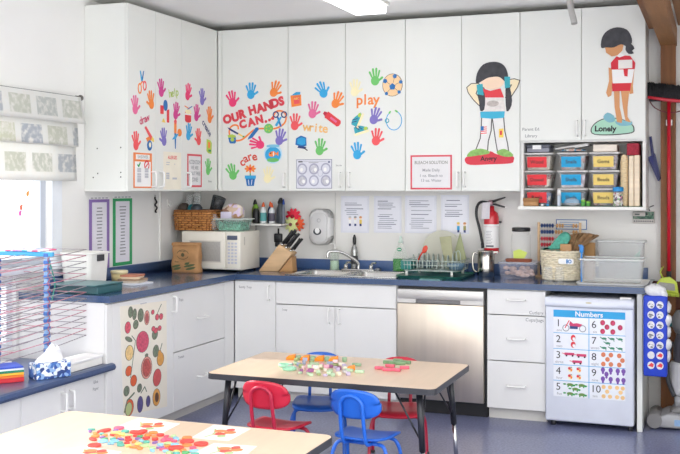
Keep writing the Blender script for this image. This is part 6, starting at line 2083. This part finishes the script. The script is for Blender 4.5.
# ===================================================== cleaning corner, right
cx_, yy = 3.56, -.695
t = thing('bag_dispenser', 'blue hanging plastic-bag holder with two columns of round holes', 'bag holder', (cx_, yy, .64))
bl2 = M('cobalt_fabric', '#1d3fc0', .6, var=.08, vs=30)
x0, x1, z0, z1 = 3.487, 3.627, .375, .872
B().box(x0, x1, yy - .045, yy + .04, z0, z1, .012, 3).build('pouch', bl2, t)
bagm = M('grocery_bag_white', '#dededf', .4, var=.12, vs=30)
for i in range(7):
    for j in range(2):
        x = x0 + .046 + j * .052
        z = z1 - .055 - i * .062
        m = bagm
        f = Flat('Y', yy - .0455, (x, 0, z))
        f.ell(0, 0, .0215, .0235, bagm, 0)
        if i < 5:
            f.poly([(-.018, -.004), (.0, .006 * (-1) ** (i + j)), (.017, -.006), (.008, .004), (-.01, .008)], M('bag_print_grey', '#77777c', .6), 1)
            f.ell(.004 * (-1) ** i, -.012, .008, .005, M('bag_print_grey', '#77777c', .6), 1)
        elif i == 6 or j == 1:
            f.poly([(-.018, -.004), (.002, .016), (.017, .006), (.01, -.012)], red, 1)
        f.build('bag_hole', parent=t)
b = B().ball((3.555, yy - .005, .90), .062, .04, .042, 16, 10, .12).ball((3.607, yy - .01, .878), .022, .03, .03, 12, 8, .1)
b.build('stuffed_bag', bagm, t)
b = B()
for i in range(5):
    b.ball((x1 + .004, yy - .01 + .01 * (-1) ** i, .80 - i * .075), .018 + .004 * (i % 2), .03, .035, 12, 8, .15)
b.build('bag_tuft', bagm, t)
B().tube([(3.53, yy, .90), (3.505, yy + .04, .89), (3.49, -.642, .885)], .004, 6).build('strap', bl2, t)

# broom hung bristles up
t = thing('broom', 'red handled broom hung upside down on the wooden post', 'broom', (3.61, -.14, .85))
hx = at(669, 200, 'Y', -.14).x
zt_ = at(669, 100, 'Y', -.14).z
zb_ = at(669, 289, 'Y', -.14).z
B().cyl((hx, -.14, zb_ + .12), (hx, -.14, zt_), .0125, n=14).build('handle', M('broom_red', '#c4152c', .3), t)
B().cyl((hx, -.14, zb_ + .01), (hx, -.14, zb_ + .12), .016, n=14).build('grip', black, t)
b = B()
bm_ = [(-.135, .035), (-.1, .022), (0, .0), (.1, -.012), (.16, -.02)]
b.prism([(hx - .135, zt_ + .03), (hx - .135, zt_ + .012), (hx, zt_ - .014), (hx + .17, zt_ - .03), (hx + .17, zt_ - .012), (hx, zt_ + .008)], -.165, -.115, 'Y', .003)
b.build('head', M('broom_red', '#c4152c', .3), t)
b = B().tube(smooth([(hx - .13, -.14, zt_ + .01), (hx - .09, -.14, zt_ - .05), (hx, -.14, zt_ - .085), (hx + .09, -.14, zt_ - .07), (hx + .16, -.14, zt_ - .03)], 4), .004, 6)
b.build('brace_wire', M('dark_red_wire', '#6f1f26', .4), t)
br_ = M('black_bristle', '#222226', .7, var=.4, vs=120, bump=.5)
b = B()
for i in range(70):
    for j in range(3):
        u = (i + rnd.random() * .5) / 70
        x = hx - .138 + .308 * u
        z = zt_ + .026 - .048 * u
        y = -.158 + .018 * j
        l = .095 + rnd.uniform(-.006, .008)
        b.tube([(x, y, z - .01), (x - .006 + rnd.uniform(-.004, .004), y + rnd.uniform(-.004, .004), z + l)], .0034, 4)
b.box(hx - .125, hx + .158, -.155, -.125, zt_ - .006, zt_ + .012)
b.build('bristles', br_, t)
B().box(hx - .02, hx + .02, -.128, -.0955, zt_ - .17, zt_ - .13, .003).build('wall_clip', plast_white, t)
# lime mop heads hung behind the handle
lm = M('lime_plastic', '#c3d24a', .5)
for k, (dx, yy2, s, lb) in enumerate(((.035, -.24, 1, 'lime and grey sweeper head hanging below the broom handle'), (.21, -.21, 1, 'second lime and grey sweeper head, cut by the picture edge'))):
    p = at(661, 287, 'Y', yy2) + V((dx, 0, -.0))
    t = thing('sweeper_head', lb, 'sweeper', p)
    b = B().prism([(p.x - .085, p.z - .025), (p.x + .075, p.z - .035), (p.x + .065, p.z + .035), (p.x + .02, p.z + .07), (p.x - .035, p.z + .06), (p.x - .06, p.z + .03)], yy2 - .015, yy2 + .015, 'Y', .006)
    b.build('frame', lm, t)
    B().prism([(p.x - .07, p.z - .012), (p.x + .055, p.z - .02), (p.x + .05, p.z + .026), (p.x - .045, p.z + .034)], yy2 - .024, yy2 - .014, 'Y', .004).build('pad', M('mop_grey', '#a5a39c', .8, bump=.6), t)
    b = B()
    for i in range(26):
        x = p.x - .083 + .156 * i / 25
        b.tube([(x, yy2, p.z - .025 - .01 * i / 25), (x + rnd.uniform(-.006, .006), yy2 - .004, p.z - .052 - .01 * i / 25)], .004, 4)
    b.build('fringe', lm, t)
    B().tube(smooth([(p.x - .02, yy2 + .02, p.z + .055), (p.x - .04, yy2 + .02, p.z + .10), (p.x - .02, -.03, p.z + .13)], 4), .005, 6).build('hanger', lm, t)
p = at(669.5, 318, 'Y', -.1)
t = thing('scrub_brush', 'teal scrubbing brush hanging behind the vacuum cleaner', 'brush', p)
tl = M('teal_plastic', '#1f8f96', .4)
B().tube(smooth([(p.x - .01, -.1, p.z + .09), (p.x - .012, -.1, p.z + .03), (p.x, -.105, p.z - .005)], 4), .008, 8).build('handle', tl, t)
B().box(p.x - .02, p.x + .09, -.125, -.085, p.z - .03, p.z - .005, .006).build('head', tl, t)
b = B()
for i in range(14):
    for j in range(3):
        x = p.x - .015 + .1 * i / 13
        b.tube([(x, -.12 + .015 * j, p.z - .028), (x, -.12 + .015 * j, p.z - .055)], .003, 4)
b.build('bristles', tl, t)
# brown rail behind
tag(B().box(3.50, 3.95, -.03, -.0005, .60, .90, .003).build('wood_panel', M('dark_red_wood', '#5f3226', .6, var=.2, vs=4, stretch=(1, 1, 8)), loc=(3.7, -.02, .75)), 'dark red brown board on the wall behind the bag holder', 'board')

# vacuum cleaner
vx, vy = 3.69, -.36
t = thing('vacuum_cleaner', 'grey and white upright vacuum cleaner standing beside the mini fridge board', 'vacuum cleaner', (vx, vy, 0))
vg, vl = M('vacuum_grey', '#7d7b7b', .35), M('vacuum_silver', '#a3a3a6', .3)
b = B().prism([(vx - .16, .012), (vx + .17, .012), (vx + .17, .06), (vx + .12, .085), (vx - .07, .105), (vx - .13, .075), (vx - .165, .04)], vy - .15, vy + .12, 'Y', .012)
hd = b.build('floor_head', vl, t)
B().lathe([(.0, -.06), (.04, -.06), (.048, -.05), (.048, .05), (.04, .06), (0, .06)], (0, 0, 0), 20)
b = B()
b.tube([(vx - .15, vy - .165, .055), (vx - .15, vy + .11, .055)], .046, 18)
b.build('front_roller_cover', vg, hd)
B().prism([(vx - .06, .1), (vx + .15, .085), (vx + .14, .13), (vx + .02, .15), (vx - .04, .13)], vy - .10, vy + .09, 'Y', .012).build('upper_cover', vg, hd)
B().box(vx - .03, vx + .17, vy - .153, vy - .149, .03, .07, .001, 1).build('blue_panel', M('vacuum_blue', '#8fb0d6', .3), hd)
for x in (vx + .10,):
    B().cyl((x, vy + .09, .04), (x, vy + .13, .04), .04, n=20).build('wheel', dark, hd)
B().cyl((vx - .005, vy - .03, .13), (vx - .005, vy - .03, .20), .032, .028, n=18).build('neck', vl, t)
B().lathe([(.045, .19), (.075, .22), (.085, .28), (.085, .40), (.075, .415), (0, .415)], (vx + .02, vy, 0), 26).build('dust_cup', M('vacuum_white', '#d3d2d4', .3), t)
B().lathe([(.07, .415), (.078, .43), (.078, .52), (.055, .60), (.05, .62), (0, .62)], (vx + .035, vy, 0), 26).build('motor_housing', M('vacuum_charcoal', '#55535a', .35), t)
B().lathe([(.06, .60), (.08, .64), (.08, .70), (.055, .745), (0, .75)], (vx + .03, vy, 0), 26).build('top_housing', vg, t)
q = smooth([(vx + .09, vy - .08, .12), (vx + .075, vy - .095, .3), (vx + .085, vy - .095, .5), (vx + .105, vy - .08, .68), (vx + .13, vy - .05, .86), (vx + .15, vy - .03, 1.0)], 5)
B().tube(q, .016, 10).build('handle_tube', M('vacuum_white', '#d3d2d4', .3), t)
q = smooth([(vx - .05, vy - .05, .55), (vx - .075, vy - .06, .42), (vx - .07, vy - .06, .3), (vx - .035, vy - .05, .2)], 5)
B().tube(q, .014, 8).build('hose', dark, t)

# ================================================================ lighting
w = bpy.data.worlds.new('daylight')
S.world = w
w.use_nodes = True
bg = w.node_tree.nodes['Background']
bg.inputs['Color'].default_value = (.97, .985, 1, 1)
bg.inputs['Strength'].default_value = 2.0
sl = bpy.data.lights.new('sun', 'SUN')
so = bpy.data.objects.new('sun', sl)
C.objects.link(so)
sl.energy = 3.2
sl.angle = R(1.5)
sl.color = (1, .98, .95)
so.rotation_euler = V((1, .03, -.63)).to_track_quat('-Z', 'Y').to_euler()
S.view_settings.view_transform = 'Standard'
S.view_settings.look = 'None'
S.view_settings.gamma = 1
S.view_settings.exposure = .54
